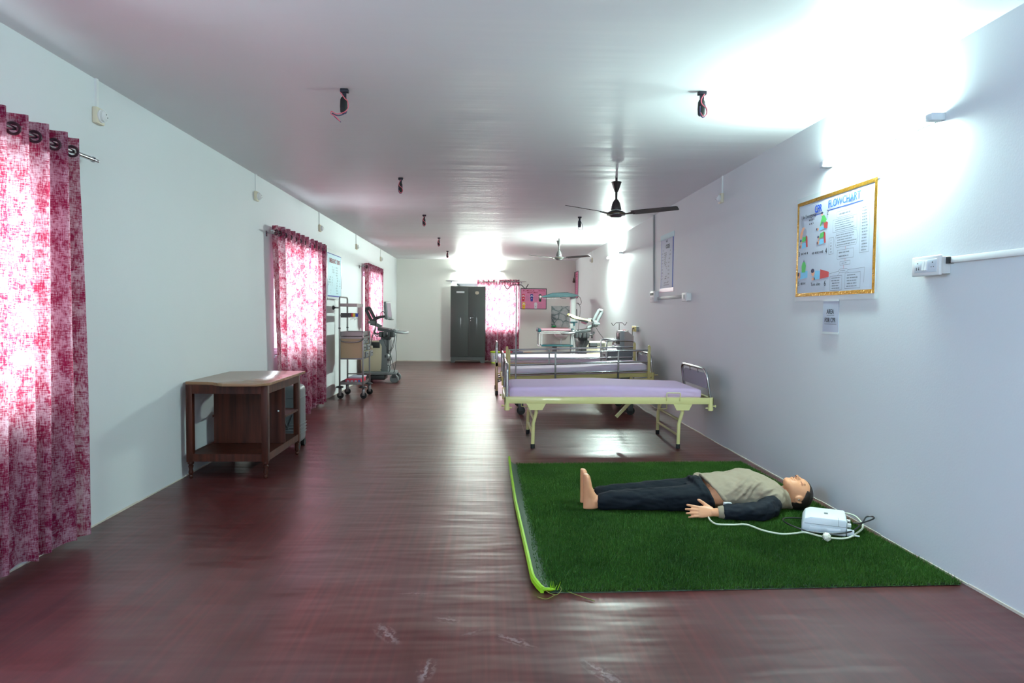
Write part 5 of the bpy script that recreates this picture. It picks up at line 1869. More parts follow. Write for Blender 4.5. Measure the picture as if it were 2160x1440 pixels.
        bmesh.ops.solidify(cl, geom=cl.faces[:], thickness=.006)
        bmesh.ops.recalc_face_normals(cl, faces=cl.faces[:])
        me = bpy.data.meshes.new('towel')
        cl.to_mesh(me)
        cl.free()
        for v in me.vertices:
            v.co += Vector(origin)
        me.shade_smooth()
        tm = pm('pale_yellow_towel', srgb(206, 208, 140), .85, var=.18, vscale=9, bump=.3, bscale=60)
        me.materials.append(tm)
        tw = bpy.data.objects.new('towel', me)
        COL.objects.link(tw)
        tag(tw, 'pale yellow cloth draped over the folded-down monitor at the far right', 'towel')
        L().tube([P(*q) for q in smooth_path([(-.16, -.05, 1.16), (-.14, -.07, 1.12), (-.132, -.07, 1.0), (-.135, -.07, .90)], 6)], .007, 8).build('hanging_lead', M_black, r)
        L().box(s * -.135 - .016, s * -.135 + .016, -.086, -.054, .855, .90, .006).build('mains_plug', M_black, r)
        L().tube([P(*q) for q in smooth_path([(-.13, -.05, 1.26), (-.18, -.10, 1.12), (-.27, -.2, .95), (-.36, -.28, .82), (-.40, -.3, .70), (-.42, -.3, .5)], 6)], .006, 8).build('power_lead', M_black, r)
        # vented rear housing
        mb = L()
        for k in range(5):
            bx(mb, -.38, -.08, -.216, -.209, .715 + .012 * k, .721 + .012 * k)
        mb.build('vent_grille', M_mgrey, r)
    # probe cables
    c0 = [[(.14, -.27, .88), (.16, -.29, .6), (.13, -.29, .40), (.14, -.28, .30)],
          [(.24, -.26, .93), (.22, -.30, .70), (.16, -.30, .58), (.20, -.30, .40), (.26, -.29, .15), (.30, -.28, .03), (.22, -.28, .008), (.05, -.26, .008)],
          [(.27, -.22, .93), (.255, -.26, .70), (.27, -.28, .50), (.245, -.28, .28), (.21, -.26, .19)],
          [(.02, -.26, .88), (.05, -.28, .76), (.13, -.29, .62), (.18, -.29, .66), (.25, -.26, .92)]]
    for q in c0:
        L().tube([P(*p) for p in smooth_path(q, 7)], .005, 6).build('probe_cable', M_dgrey, r)
    for k, (x, z) in enumerate(((.10, .56), (.11, .46), (.09, .34))):
        L().tube([P(*p) for p in smooth_path([(x, -.225, z), (x + .045, -.25, z - .02), (x + .05, -.25, z - .11), (x + .02, -.24, z - .15)], 5)], .006, 6).build('coiled_cable', M_dgrey, r)
    return r


ultrasound((-1.95, 13.15, 0), False, 'ultrasound trolley with upright monitor by the farthest left window', False)
ultrasound((1.95, 13.45, 0), True, 'ultrasound trolley with folded-down monitor near the right wall behind the beds', True)

# ------------------------------------------------------------------ infant warmer
r = thing('infant_warmer', 'infant radiant warmer with teal hood, pink mattress and teal lower tray near the far wall', 'infant warmer', (1.75, 16.0, 0))
M_teal = pm('teal_plastic', srgb(20, 88, 96), .4)
M_wm = pm('warm_white_enamel', srgb(214, 216, 214), .4)
# hood: bevelled teal shell with a vented ridge
rings = []
mb = MB()
for y, k in ((15.72, .90), (15.76, 1.0), (16.24, 1.0), (16.28, .90)):
    pr = [(1.285, 1.705), (1.30, 1.735), (1.47, 1.79), (1.53, 1.812), (1.88, 1.826), (2.10, 1.775), (2.13, 1.755), (2.09, 1.735), (2.02, 1.728)]
    rings.append([(x, y, 1.705 + (z - 1.705) * k) for x, z in pr])
mb.loft(rings)
hood = mb.build('hood', M_teal, r, 30)
mb = MB()
for k in range(16):
    x = 1.53 + .02 * k
    mb.box(x, x + .010, 15.738, 15.756, 1.775 + (x - 1.53) * .04, 1.798 + (x - 1.53) * .04)
mb.build('vent_slots', M_black, hood, 0)
MB().box(1.262, 1.292, 15.80, 16.2, 1.695, 1.738, .008).build('hood_lamp', M_white, hood)
mb = MB()
for k in range(18):
    x = 1.32 + .019 * k
    mb.box(x, x + .006, 15.78, 15.786, 1.672, 1.70)
mb.box(1.31, 1.66, 15.779, 15.785, 1.668, 1.674)
mb.build('heater_guard', M_steel, hood, 0)
MB().tube(smooth_path([(1.70, 15.76, 1.715), (1.74, 15.75, 1.69), (1.84, 15.75, 1.68)], 4), .007, 6).build('probe_lead', M_mgrey, hood)
MB().box(1.985, 2.095, 15.93, 16.07, .10, 1.73, .008).build('column', M_wm, r)
MB().box(1.97, 1.99, 15.94, 16.06, .86, 1.74, .003).build('column_strip', pm('pinkish_white_strip', srgb(228, 214, 216), .4), r)
MB().box(1.96, 2.13, 15.84, 15.93, 1.125, 1.15, .004).box(2.03, 2.07, 15.86, 15.92, 1.05, 1.13, .004).build('control_bracket', M_teal, r)
MB().box(1.955, 2.03, 15.86, 15.93, .98, 1.10, .006).build('control_unit', M_wm, r)
MB().box(1.215, 2.00, 15.66, 16.30, .905, .925, .004).build('bed_deck', M_wm, r)
for x in (1.195, 1.965):
    MB().box(x, x + .065, 15.65, 16.31, .905, .99, .012).build('end_block', M_teal, r)
MB().box(1.26, 1.965, 15.67, 16.29, .935, .985, .018, 3).build('mattress', pm('pink_vinyl_mattress', srgb(222, 172, 186), .4), r)
MB().tube(loop_pts((1.235, 15.70, .905), (1.235, 15.70, .575), (1.235, 16.26, .575), (1.235, 16.26, .905), .03, 4), .014, 10).tube([(1.285, 15.70, .905), (1.285, 15.70, .575)], .011, 8).build('side_posts', M_white, r)
MB().tube([(1.235, 15.68, .88), (1.98, 15.68, .88)], .013, 8).build('front_rail', M_white, r)
MB().box(1.28, 2.02, 15.68, 16.28, .575, .605, .006).build('lower_tray', M_teal, r)
MB().box(1.56, 1.66, 15.92, 16.05, .16, .575, .008).build('lower_pillar', M_lgrey, r)
MB().prism([(1.25, 15.70), (2.15, 15.70), (2.15, 16.30), (1.25, 16.30)], .10, .16, 'Z', .01).build('base', M_dgrey, r)
for x in (1.30, 2.10):
    for y in (15.74, 16.26):
        MB().cyl((x, y - .014, .05), (x, y + .014, .05), .05, n=18).box(x - .02, x + .02, y - .02, y + .02, .06, .11).build('caster_wheel', M_rubber, r)
for q in ([(2.13, 15.9, 1.755), (2.19, 15.88, 1.70), (2.215, 15.88, 1.60), (2.19, 15.88, 1.55), (2.13, 15.9, 1.59)], [(2.11, 15.92, 1.585), (2.17, 15.9, 1.54), (2.195, 15.9, 1.45), (2.18, 15.9, 1.2), (2.16, 15.9, .9), (2.15, 15.9, .2)]):
    MB().tube(smooth_path(q, 6), .006, 6).build('power_lead', M_black, r)
MB().tube([(2.115, 15.92, 1.44), (2.118, 15.92, 1.3), (2.13, 15.92, 1.2)], [.010, .012, .006], 8).build('thermometer_clip', M_dgrey, r)

# ------------------------------------------------------------------ artificial grass mat
def turf_material():
    m = pm('artificial_turf_blades', srgb(38, 84, 24), .55, spec=.25)
    nt = m.node_tree
    N, L = nt.nodes.new, nt.links.new
    at = N('ShaderNodeTexCoord')
    n1, n2 = N('ShaderNodeTexNoise'), N('ShaderNodeTexNoise')
    n1.inputs['Scale'].default_value = 160
    n1.inputs['Detail'].default_value = 2
    n2.inputs['Scale'].default_value = 2.2
    n2.inputs['Detail'].default_value = 5
    L(at.outputs['Object'], n1.inputs['Vector'])
    L(at.outputs['Object'], n2.inputs['Vector'])
    ad = N('ShaderNodeMath')
    ad.operation = 'MULTIPLY_ADD'
    L(n2.outputs['Fac'], ad.inputs[0])
    ad.inputs[1].default_value = .55
    L(n1.outputs['Fac'], ad.inputs[2])
    cr = N('ShaderNodeValToRGB')
    e = cr.color_ramp.elements
    e[0].position, e[0].color = .52, srgb(16, 52, 6)
    e[1].position, e[1].color = .98, srgb(74, 118, 40)
    L(ad.outputs[0], cr.inputs[0])
    L(cr.outputs[0], nt.nodes['Principled BSDF'].inputs['Base Color'])
    return m


MX0, MX1 = .245, 2.395
mat_near = lambda x: 3.225 + (x - .3) * .030            # near and far edges are not quite square
mat_far = lambda x: 5.965 + (x - .25) * .045
curl_h = lambda y: .050 + .03 * max(0, (y - 5.55) / .4) ** 1.5   # how high the left border stands up
edge_x = lambda y: .215 + .030 * max(0, 1 - (y - 3.2) / 1.5)     # where the border stands
r = thing('grass_mat', 'large green artificial grass mat with a curled lime edge on the floor at the right', 'mat', (1.3, 4.6, 0))
# backing sheet with curled left border
mb = MB()
prof = [(.30, .004), (.14, .005), (.075, .010), (.035, .022), (.012, .040), (.0, 1.0)]
ny = 60
cols = []
for j in range(ny + 1):
    t = j / ny
    ring = []
    for k, (d, h) in enumerate(prof):
        x = 0
        y = mat_near(.3) + (mat_far(.3) - mat_near(.3)) * t
        x = edge_x(y) + d
        hh = curl_h(y)
        cut = max(0, 1 - (y - mat_near(.3)) / .10)          # near corner is folded down
        z = (h if k < 5 else hh) * (1 - .55 * cut)
        if k == 5:
            z = max(z, .03)
        ring.append((x + cut * .04 * (k >= 3), y, z))
    ring.append((MX1 - .088 * t, mat_near(MX1) + (mat_far(MX1) - mat_near(MX1)) * t, .004))
    cols.append(ring)
vs = [[mb.bm.verts.new(p) for p in c] for c in cols]
for a, b in zip(vs, vs[1:]):
    o = list(range(len(a)))
    order = [6, 0, 1, 2, 3, 4, 5]
    for i, k in zip(order, order[1:]):
        mb.bm.faces.new((a[i], a[k], b[k], b[i]))
bk = pm('flattened_pile_with_glare', srgb(122, 140, 118), .38, var=.25, vscale=40, stretch=(1, 6, 1), bump=.4, bscale=60)  # pale grey-green: glare on the flattened pile is put into the colour
bmesh.ops.solidify(mb.bm, geom=mb.bm.faces[:], thickness=-.003)
mb.build('backing', bk, r, 50)
# lime rim along the standing border
mb = MB()
pts = []
for j in range(ny + 1):
    y = mat_near(.3) + (mat_far(.3) - mat_near(.3)) * j / ny
    cut = max(0, 1 - (y - mat_near(.3)) / .10)
    pts.append((edge_x(y) - .002 + cut * .04, y, max(.03, curl_h(y) * (1 - .55 * cut)), cut))
R_ = []
for x, y, z, cut in pts:
    R_.append([(x - .010, y, z - .028), (x + .004, y, z - .028), (x + .007, y, z + .002), (x - .004, y, z + .004), (x - .012, y, z - .004)])
mb.loft(R_)
x, y, z, _ = pts[0]
mb.tube([(x, y, z - .008), (x + .03, y + .002, z - .010), (x + .06, y + .004, z - .012)], [.008, .009, .003], 6)
for k in range(9):
    xx = x + random.uniform(.03, .075)
    mb.tube([(xx, y + .004, z - .015), (xx + random.uniform(-.01, .015), y + random.uniform(-.01, .01), z + random.uniform(.005, .03))], [.0022, .0008], 4)
lime = mb.build('border', pm('lime_green_border', srgb(142, 190, 26), .5, var=.12, vscale=14), r)
lime['label'] = 'lime green border strip'
# loose threads at the near left corner
mb = MB()
mb.tube(smooth_path([(x + .01, y + .01, z - .01), (x + .02, y - .03, .02), (x + .06, y - .05, .015), (x + .085, y - .03, .03), (x + .085, y + .02, z - .005)], 5), .0016, 5)
mb.tube(smooth_path([(x + .055, y - .045, .012), (x + .01, y - .075, .006), (x - .03, y - .05, .005)], 5), .0014, 5)
mb.tube(smooth_path([(x + .12, y - .01, .012), (x + .19, y - .06, .006), (x + .235, y - .10, .004)], 5), .0018, 5)
mb.build('loose_thread', pm('olive_thread', srgb(120, 125, 50), .7), r)
# pile: every blade a narrow leaning triangle
rs = np.random.RandomState(3)
NB = 330000
bx_ = rs.uniform(edge_x(5) + .055, MX1, NB)
byt = rs.uniform(0, 1, NB)
near, far = 3.225 + (bx_ - .3) * .030, 5.965 + (bx_ - .25) * .045
by = near + (far - near) * byt
# right edge of the mat runs at a slight angle to the wall
keep = bx_ < 2.405 - .085 * (by - 3.25) / 2.75
cutc = (by - near) < np.maximum(0, (.40 - bx_)) * .35
keep &= ~cutc
fade = np.clip((bx_ - (.215 + .030 * np.clip(1 - (by - 3.2) / 1.5, 0, 1)) - .055) / .055, 0, 1)
keep &= rs.uniform(0, 1, NB) < .12 + .88 * fade
bx_, by, fade = bx_[keep], by[keep], fade[keep]
n = len(bx_)
ln = rs.uniform(.020, .034, n) * (.55 + .45 * fade)
az = rs.uniform(0, 2 * PI, n)
lean = rs.uniform(.15, .75, n)
d1 = np.sin(bx_ * 5.3 + by * 2.1) * .35 + np.sin(bx_ * 2.2 - by * 4.7) * .3
tx = np.cos(az) * lean + .12 * d1 - .25 * (1 - fade)
ty = np.sin(az) * lean + .25 * d1
nrm = np.sqrt(tx * tx + ty * ty + 1)
wx, wy = -np.sin(az + .6) * .0022, np.cos(az + .6) * .0022
z0 = .004 + .02 * (1 - fade)
co = np.empty((n, 3, 3), np.float32)
co[:, 0] = np.stack([bx_ - wx, by - wy, z0], 1)
co[:, 1] = np.stack([bx_ + wx, by + wy, z0], 1)
co[:, 2] = np.stack([bx_ + tx / nrm * ln, by + ty / nrm * ln, z0 + ln / nrm], 1)
co -= np.array([1.3, 4.6, 0], np.float32)
me = bpy.data.meshes.new('grass_pile')
me.vertices.add(3 * n)
me.vertices.foreach_set('co', co.ravel())
me.loops.add(3 * n)
me.loops.foreach_set('vertex_index', np.arange(3 * n, dtype=np.int32))
me.polygons.add(n)
me.polygons.foreach_set('loop_start', np.arange(0, 3 * n, 3, dtype=np.int32))
me.polygons.foreach_set('loop_total', np.full(n, 3, np.int32))
me.update()
me.validate()
M_turf = turf_material()
me.materials.append(M_turf)
po = bpy.data.objects.new('grass_pile', me)
COL.objects.link(po)
po.parent = r
po['kind'] = 'stuff'
# dark woven base under the pile
mb = MB()
mb.prism([(edge_x(5) + .10, 3.235), (2.395, 3.295), (2.31, 6.045), (edge_x(5) + .07, 5.955)], .0045, .010, 'Z')
mb.build('woven_base', pm('dark_green_weave', srgb(20, 44, 16), .8), r, 0)

# ------------------------------------------------------------------ training manikin lying on the mat
MAN = (1.45, 4.58, .03)
man = thing('training_manikin', 'CPR training manikin in beige top and navy trousers lying on the grass mat', 'manikin', MAN)
M_skin = pm('manikin_vinyl_skin', srgb(220, 156, 116), .42, var=.04, vscale=10, spec=.4)
M_navy = pm('navy_trouser_cloth', srgb(12, 18, 25), .8, spec=.2, var=.15, vscale=12, bump=.12, bscale=120)
M_top = pm('beige_jersey_cloth', srgb(150, 135, 114), .85, var=.05, vscale=14, bump=.15, bscale=160)
M_hair = pm('dark_brown_moulded_hair', srgb(44, 32, 26), .55, bump=.2, bscale=80)


def ring(c, ry, rz, n=20, ex=2.4, slant=0.0, flat_b=0.0):
    """superellipse section across the body axis (x); slant shifts x with height"""
    cx, cy, cz = c
    out = []
    for k in range(n):
        t = 2 * PI * k / n
        y = ry * math.copysign(abs(math.cos(t)) ** (2 / ex), math.cos(t))
        z = rz * math.copysign(abs(math.sin(t)) ** (2 / ex), math.sin(t))
        if z < 0:
            z *= 1 - flat_b
        out.append((cx - slant * z, cy + y, cz + z))
    return out


# head in standing axes (x right, y face, z up from the chin), then laid back
HM = Matrix.Translation((2.028, 4.545, .150)) @ Matrix(((0, math.sin(.10), math.cos(.10), 0), (1, 0, 0, 0), (0, math.cos(.10), -math.sin(.10), 0), (0, 0, 0, 1))) @ Matrix.Rotation(math.radians(14), 4, 'Z') @ Matrix.Diagonal((1.06, 1.20, .90, 1))
SL = [(0, .018, .068, .045), (.008, .031, .076, .030), (.022, .044, .080, .018), (.040, .054, .079, -.030), (.060, .061, .082, -.066), (.080, .066, .084, -.083), (.098, .070, .0815, -.092), (.115, .0725, .0775, -.097),
      (.132, .0745, .083, -.100), (.155, .0745, .081, -.100), (.178, .071, .070, -.093), (.200, .060, .049, -.076), (.216, .042, .024, -.052), (.225, .018, .0, -.026)]


def head_ring(h, w, f, b, k=1.0, add=0.0, n=28):
    cy, ry = (f + b) / 2, (f - b) / 2
    return [HM @ Vector(((w + add) * math.copysign(abs(math.cos(t)) ** .88, math.cos(t)), cy + (ry + add) * math.copysign(abs(math.sin(t)) ** .92, math.sin(t)), h)) for t in (2 * PI * q / n for q in range(n))]


mb = MB()
mb.loft([head_ring(*s) for s in SL])
H = lambda x, y, z: HM @ Vector((x, y, z))
# nose, lips, lids, ears, neck
mb.loft([[H(w * math.cos(t), yb + d * math.sin(t), z) for t in (2 * PI * q / 12 for q in range(12))] for z, w, yb, d in ((.122, .008, .072, .010), (.108, .011, .078, .016), (.095, .0145, .080, .025), (.086, .0185, .079, .031), (.079, .016, .079, .020))])
mb.ell(H(0, .083, .066), .024, .010, .006, 12, HM.to_3x3())
mb.ell(H(0, .081, .052), .021, .010, .007, 12, HM.to_3x3())
for s in (-1, 1):
    mb.ell(H(s * .031, .068, .116), .017, .012, .010, 12, HM.to_3x3())
    mb.ell(H(s * .031, .074, .133), .022, .009, .006, 12, HM.to_3x3())
    mb.ell(H(s * .0745, -.008, .098), .0085, .019, .033, 14, HM.to_3x3())
    mb.tube([H(s * (.0755 + .006 * math.sin(a) ** 2), -.012 - .018 * math.sin(a * .5 + .4), .070 + .058 * a / PI) for a in np.linspace(0, PI, 9)], .0055, 8)
mb.loft([ring((1.965, 4.575, .105), .085, .060), ring((2.02, 4.565, .108), .062, .058), ring((2.06, 4.555, .118), .060, .066), ring((2.10, 4.55, .115), .058, .066)])
# trunk
mb.loft([ring((1.36, 4.60, .112), .145, .055), ring((1.46, 4.60, .116), .155, .066), ring((1.54, 4.60, .122), .160, .092), ring((1.65, 4.60, .125), .165, .09), ring((1.80, 4.60, .125), .17, .09), ring((1.93, 4.59, .115), .16, .075), ring((2.0, 4.575, .108), .085, .055)])
# legs
for s, yf in ((-1, 4.535), (1, 4.685)):
    yh = 4.60 + s * .088
    mb.loft([ring((.74, yf, .085), .034, .036), ring((.86, yf, .088), .042, .044), ring((1.0, yf + s * .004, .10), .052, .054), ring((1.12, yf + s * .008, .103), .050, .048), ring((1.28, yh, .106), .062, .055), ring((1.42, yh, .110), .070, .055)])
    # foot: sole faces away from the body
    fx = .662
    mb.loft([ring((fx + .006, yf, z), 1, 1) if False else [(fx + (d * .5) * (1 - math.cos(t)) , yf + w * math.sin(t), z) for t in (2 * PI * q / 16 for q in range(16))] for z, d, w in ((.034, .090, .026), (.045, .112, .034), (.075, .118, .036), (.110, .105, .036), (.145, .078, .040), (.185, .060, .044), (.225, .052, .046), (.252, .046, .042), (.268, .034, .030))])
    mb.loft([[(fx + x_, yf + w * math.cos(t), z + w * math.sin(t)) for t in (2 * PI * q / 14 for q in range(14))] for x_, z, w in ((.05, .085, .036), (.085, .088, .038), (.12, .087, .034), (.16, .087, .036))])
# left arm and hand (camera side): resting on its little-finger edge
mb.tube([(1.90, 4.45, .100), (1.85, 4.345, .088), (1.75, 4.300, .078), (1.63, 4.305, .074), (1.53, 4.318, .07), (1.472, 4.326, .066)], [.035, .040, .038, .036, .031, .025], 14)
# right arm (far side)
mb.tube([(1.90, 4.75, .10), (1.84, 4.82, .09), (1.72, 4.86, .08), (1.55, 4.85, .072), (1.46, 4.84, .066)], [.035, .04, .038, .032, .025], 14)


def hand(mb, wrist, fwd, up, out, k=1.0):
    """wrist point, direction of the fingers, towards the thumb edge, out of the palm"""
    W, f, u, o = Vector(wrist), Vector(fwd).normalized(), Vector(up).normalized(), Vector(out).normalized()
    Q = lambda a, b, c: W + (f * a + u * b + o * c) * k
    pal = []
    for a, b, hw, th in ((-.01, .0, .024, .019), (.02, .002, .030, .018), (.05, .002, .037, .0155), (.08, .0, .040, .0135), (.098, -.002, .037, .011)):
        pal.append([Q(a, b + hw * math.copysign(abs(math.cos(t)) ** .8, math.cos(t)), th * math.sin(t)) for t in (2 * PI * q / 16 for q in range(16))])
    mb.loft(pal)
    for b0, bt, L_, cz, rr in ((.029, .041, .078, .004, .0088), (.010, .014, .088, .006, .0092), (-.010, -.012, .082, .008, .0088), (-.028, -.036, .066, .010, .0078)):
        mb.tube([Q(.075, b0 * .95, 0), Q(.095, b0, .0), Q(.095 + L_ * .42, b0 + (bt - b0) * .4, .002), Q(.095 + L_ * .74, b0 + (bt - b0) * .75, cz), Q(.095 + L_ * .97, bt, cz * 2.0), Q(.095 + L_, bt, cz * 2.1)],
                [rr * 1.12, rr * 1.1, rr * 1.04, rr * .95, rr * .78, rr * .45], 10)
    mb.tube([Q(.010, .020, .004), Q(.035, .038, .008), Q(.060, .058, .008), Q(.085, .073, .005), (Q(.100, .080, .004))], [.016, .0145, .0115, .0105, .0055], 10)


hand(mb, (1.482, 4.325, .066), (-1, .02, .05), (.05, .40, .90), (.0, .90, -.40), 1.0)
hand(mb, (1.465, 4.84, .058), (-1, .02, -.10), (0, -1, .05), (0, -.05, -1), 1.0)
body = mb.build('body', M_skin, man)
remesh(body, .0042, 3)
for v in body.data.vertices:
    pass
# face details
mb = MB()
mb.ell(H(0, .0875, .0585), .014, .0055, .0030, 12, HM.to_3x3())
mb.ell(H(-.007, .099, .0775), .0035, .004, .003, 8, HM.to_3x3()).ell(H(.007, .099, .0775), .0035, .004, .003, 8, HM.to_3x3())
mb.build('mouth_opening', pm('dark_mouth', srgb(60, 20, 30), .6), man)
mb = MB()
for s in (-1, 1):
    mb.tube([H(s * x_, y_, z_) for x_, y_, z_ in ((.016, .0765, .1135), (.024, .0802, .1105), (.032, .0808, .1095), (.040, .0785, .1105), (.047, .0735, .1130))], .0012, 5)
mb.build('eyelid_line', pm('brown_lash', srgb(120, 78, 60), .6), man)
MB().ell(H(-.0855, -.008, .092), .003, .006, .006, 12, HM.to_3x3()).build('ear_socket', pm('bright_metal_stud', (.8, .82, .75, 1), .25, .9), man)
# hair: moulded cap
mb = MB()
sl1 = [(.030, .056, .0, -.012), (.045, .058, .0, -.050)] + [(h, w, f, b) for h, w, f, b in SL if h >= .055] + [(.228, .006, -.010, -.020)]
hs_ = [a[0] for a in sl1]
sl2 = [(h, *(float(np.interp(h, hs_, [a[k] for a in sl1])) for k in (1, 2, 3))) for h in list(np.linspace(.03, .205, 50)) + list(np.linspace(.208, .228, 8))]
rows = [head_ring(h, w, f, b, add=.0065, n=100) for h, w, f, b in sl2]
rows = [[p + (HM.to_3x3() @ Vector((0, 0, .006 * max(0, (s[0] - .19) / .03)))) for p in rw] for rw, s in zip(rows, sl2)]
VS = [[mb.bm.verts.new(p) for p in rw] for rw in rows]
iHM = HM.inverted()


def hairline(h):
    pts = [(.0, -.045), (.08, -.040), (.098, -.030), (.118, -.022), (.132, .0), (.145, .035), (.156, .046), (.166, .036), (.176, .042), (.185, .062), (.193, .1), (.24, .3)]
    return float(np.interp(h, [p[0] for p in pts], [p[1] for p in pts]))


for a, b in zip(VS, VS[1:]):
    for q in range(100):
        f4 = (a[q], a[(q + 1) % 100], b[(q + 1) % 100], b[q])
        c = iHM @ (sum((v.co for v in f4), Vector()) / 4)
        if c.y < hairline(c.z):
            mb.bm.faces.new(f4)
mb.bm.faces.new(VS[-1])
for v in [v for v in mb.bm.verts if not v.link_faces]:
    mb.bm.verts.remove(v)
bmesh.ops.recalc_face_normals(mb.bm, faces=mb.bm.faces[:])
bmesh.ops.solidify(mb.bm, geom=mb.bm.faces[:], thickness=.010)
hair = mb.build('hair', M_hair, man, 60)
ss = hair.modifiers.new('subdivision', 'SUBSURF')
ss.levels = ss.render_levels = 1

# trousers
mb = MB()
for s, yf in ((-1, 4.535), (1, 4.685)):
    yh = 4.60 + s * .092
    mb.loft([ring((.758, yf, .084), .048, .050, 24), ring((.80, yf, .086), .060, .058, 24), ring((.95, yf + s * .006, .095), .070, .066, 24), ring((1.10, yf + s * .010, .10), .078, .072, 24), ring((1.25, yh, .106), .090, .080, 24), ring((1.40, yh, .112), .098, .086, 24), ring((1.47, yh, .114), .095, .088, 24)])
mb.loft([ring((1.38, 4.60, .110), .185, .082, 28), ring((1.45, 4.60, .116), .190, .092, 28), ring((1.50, 4.60, .120), .186, .098, 28, slant=.30), ring((1.515, 4.60, .121), .184, .099, 28, slant=.35)])
mb.tube([(1.50 - .35 * .10 * math.sin(t), 4.60 + .182 * math.cos(t), .121 + .097 * math.sin(t)) for t in np.linspace(-.9, PI + .9, 30)], .017, 10)
mb.tube([(1.455 - .2 * .10 * math.sin(t), 4.60 + .180 * math.cos(t), .121 + .094 * math.sin(t)) for t in np.linspace(.4, PI - .3, 24)], .020, 10)
tr = mb.build('trousers', M_navy, man)
remesh(tr, .007, 4, .009, (9, 16, 22))
for v in tr.data.vertices:
    q = v.co
    v.co.z = max(v.co.z, .002)

# top
mb = MB()
mb.loft([ring((1.578, 4.60, .126), .180, .113, 32, slant=.80), ring((1.625, 4.60, .129), .184, .119, 32, slant=.62), ring((1.69, 4.60, .133), .188, .128, 32, slant=.32), ring((1.77, 4.60, .138), .190, .143, 32, slant=.06), ring((1.84, 4.60, .137), .194, .140, 32), ring((1.91, 4.60, .130), .196, .118, 32), ring((1.965, 4.59, .122), .190, .098, 32), ring((1.995, 4.58, .118), .160, .086, 32), ring((2.012, 4.575, .116), .125, .078, 32), ring((2.03, 4.57, .113), .092, .074, 32, slant=.2)])
mb.loft([ring((1.985, 4.575, .112), .105, .082, 28, slant=.25), ring((2.02, 4.565, .110), .092, .082, 28, slant=.3), ring((2.05, 4.56, .104), .087, .080, 28, slant=.45), ring((2.062, 4.56, .102), .080, .076, 28, slant=.45)])
for q in range(4):
    mb.tube([(2.0 + .018 * q - .35 * .08 * math.sin(t), 4.565 + (.094 - .003 * q) * math.cos(t), .107 + .082 * math.sin(t)) for t in np.linspace(2.2, 4.6, 14)], [.002] + [.007] * 12 + [.002], 8)
mb.tube([(1.585 - .80 * .112 * math.sin(t), 4.60 + .182 * math.cos(t), .126 + .114 * math.sin(t)) for t in np.linspace(-.7, PI + .7, 30)], .009, 8)
mb.ell((1.495, 4.70, .215), .035, .05, .022, 14)
SEC = [(1.50, .180, .113, .126), (1.625, .184, .119, .129), (1.69, .188, .128, .133), (1.77, .190, .143, .138), (1.84, .194, .140, .137), (1.91, .196, .118, .130), (1.965, .190, .098, .122), (2.02, .11, .078, .115)]
def on_top(x, t):
    q = [float(np.interp(x, [a[0] for a in SEC], [a[k] for a in SEC])) for k in (1, 2, 3)]
    e = 2 / 2.4
    return (x, 4.60 + q[0] * math.copysign(abs(math.cos(t)) ** e, math.cos(t)), q[2] + q[1] * math.copysign(abs(math.sin(t)) ** e, math.sin(t)))
for fold, rr in (([(1.585, 3.0), (1.64, 2.8), (1.71, 2.45), (1.78, 2.1), (1.82, 1.8)], .012), ([(1.66, 3.2), (1.71, 2.95), (1.77, 2.6), (1.81, 2.3)], .013), ([(1.72, 3.3), (1.75, 3.0), (1.78, 2.75), (1.83, 2.45), (1.88, 2.2)], .013),
                 ([(1.80, 3.2), (1.85, 2.9), (1.90, 2.7), (1.94, 2.45)], .011), ([(1.56, 2.55), (1.61, 2.4), (1.68, 2.15), (1.73, 1.9)], .010), ([(1.86, 3.1), (1.91, 2.95), (1.955, 2.8)], .009), ([(1.55, 2.1), (1.62, 1.95), (1.70, 1.75)], .008)):
    pp = smooth_path([on_top(*q) for q in fold], 5)
    n_ = len(pp)
    mb.tube(pp, [rr * (.25 + .75 * math.sin(PI * k / (n_ - 1))) for k in range(n_)], 8)
tp = mb.build('top', M_top, man)
remesh(tp, .006, 3, .010, (13, 10, 16))
for v in tp.data.vertices:
    v.co.z = max(v.co.z, .002)
# sleeves with knitted cuffs
for pts, rr, nm in (([(1.92, 4.445, .088), (1.895, 4.405, .086), (1.83, 4.335, .084), (1.76, 4.297, .080), (1.64, 4.302, .078), (1.545, 4.317, .071)], [.055, .066, .068, .064, .056, .046], 0),
                    ([(1.975, 4.75, .112), (1.95, 4.78, .108), (1.86, 4.84, .090), (1.74, 4.87, .080), (1.60, 4.86, .074), (1.535, 4.85, .07)], [.074, .078, .068, .060, .050, .045], 1)):
    mb = MB().tube(smooth_path(pts, 4), list(np.interp(np.linspace(0, 5, 21), range(6), rr)), 20)
    sv = mb.build('sleeve', pm('navy_sleeve_cloth', srgb(12, 18, 27), .75, spec=.25, var=.15, vscale=12, bump=.12, bscale=120), man)
    remesh(sv, .006, 2, .010, (12, 14, 20))
    for v in sv.data.vertices:
        v.co.z = max(v.co.z, .001)
    e = Vector(pts[-1])
    d = (Vector(pts[-1]) - Vector(pts[-2])).normalized()
    MB().tube([e - d * .012, e + d * .004, e + d * .030, e + d * .034], [.041, .042, .037, .034], 20).build('cuff', M_top, man)
# belly stoma ring and chest cable plug near the left hand
MB().torus((1.553, 4.462, .150), .008, .004, (0, -.75, .65), 14, 6).build('navel_ring', M_skin, man)
MB().tube(smooth_path([(1.525, 4.50, .197), (1.545, 4.475, .172), (1.552, 4.462, .158)], 4), .0018, 5).build('red_lead', pm('red_lead', srgb(150, 50, 60), .5), man)
tag(MB().obox((1.595, 4.385, .105), (.055, .02, .022), (0, .1, .2), .004).build('cable_plug', M_white, None), 'small white cable plug beside the waist of the manikin', 'plug')

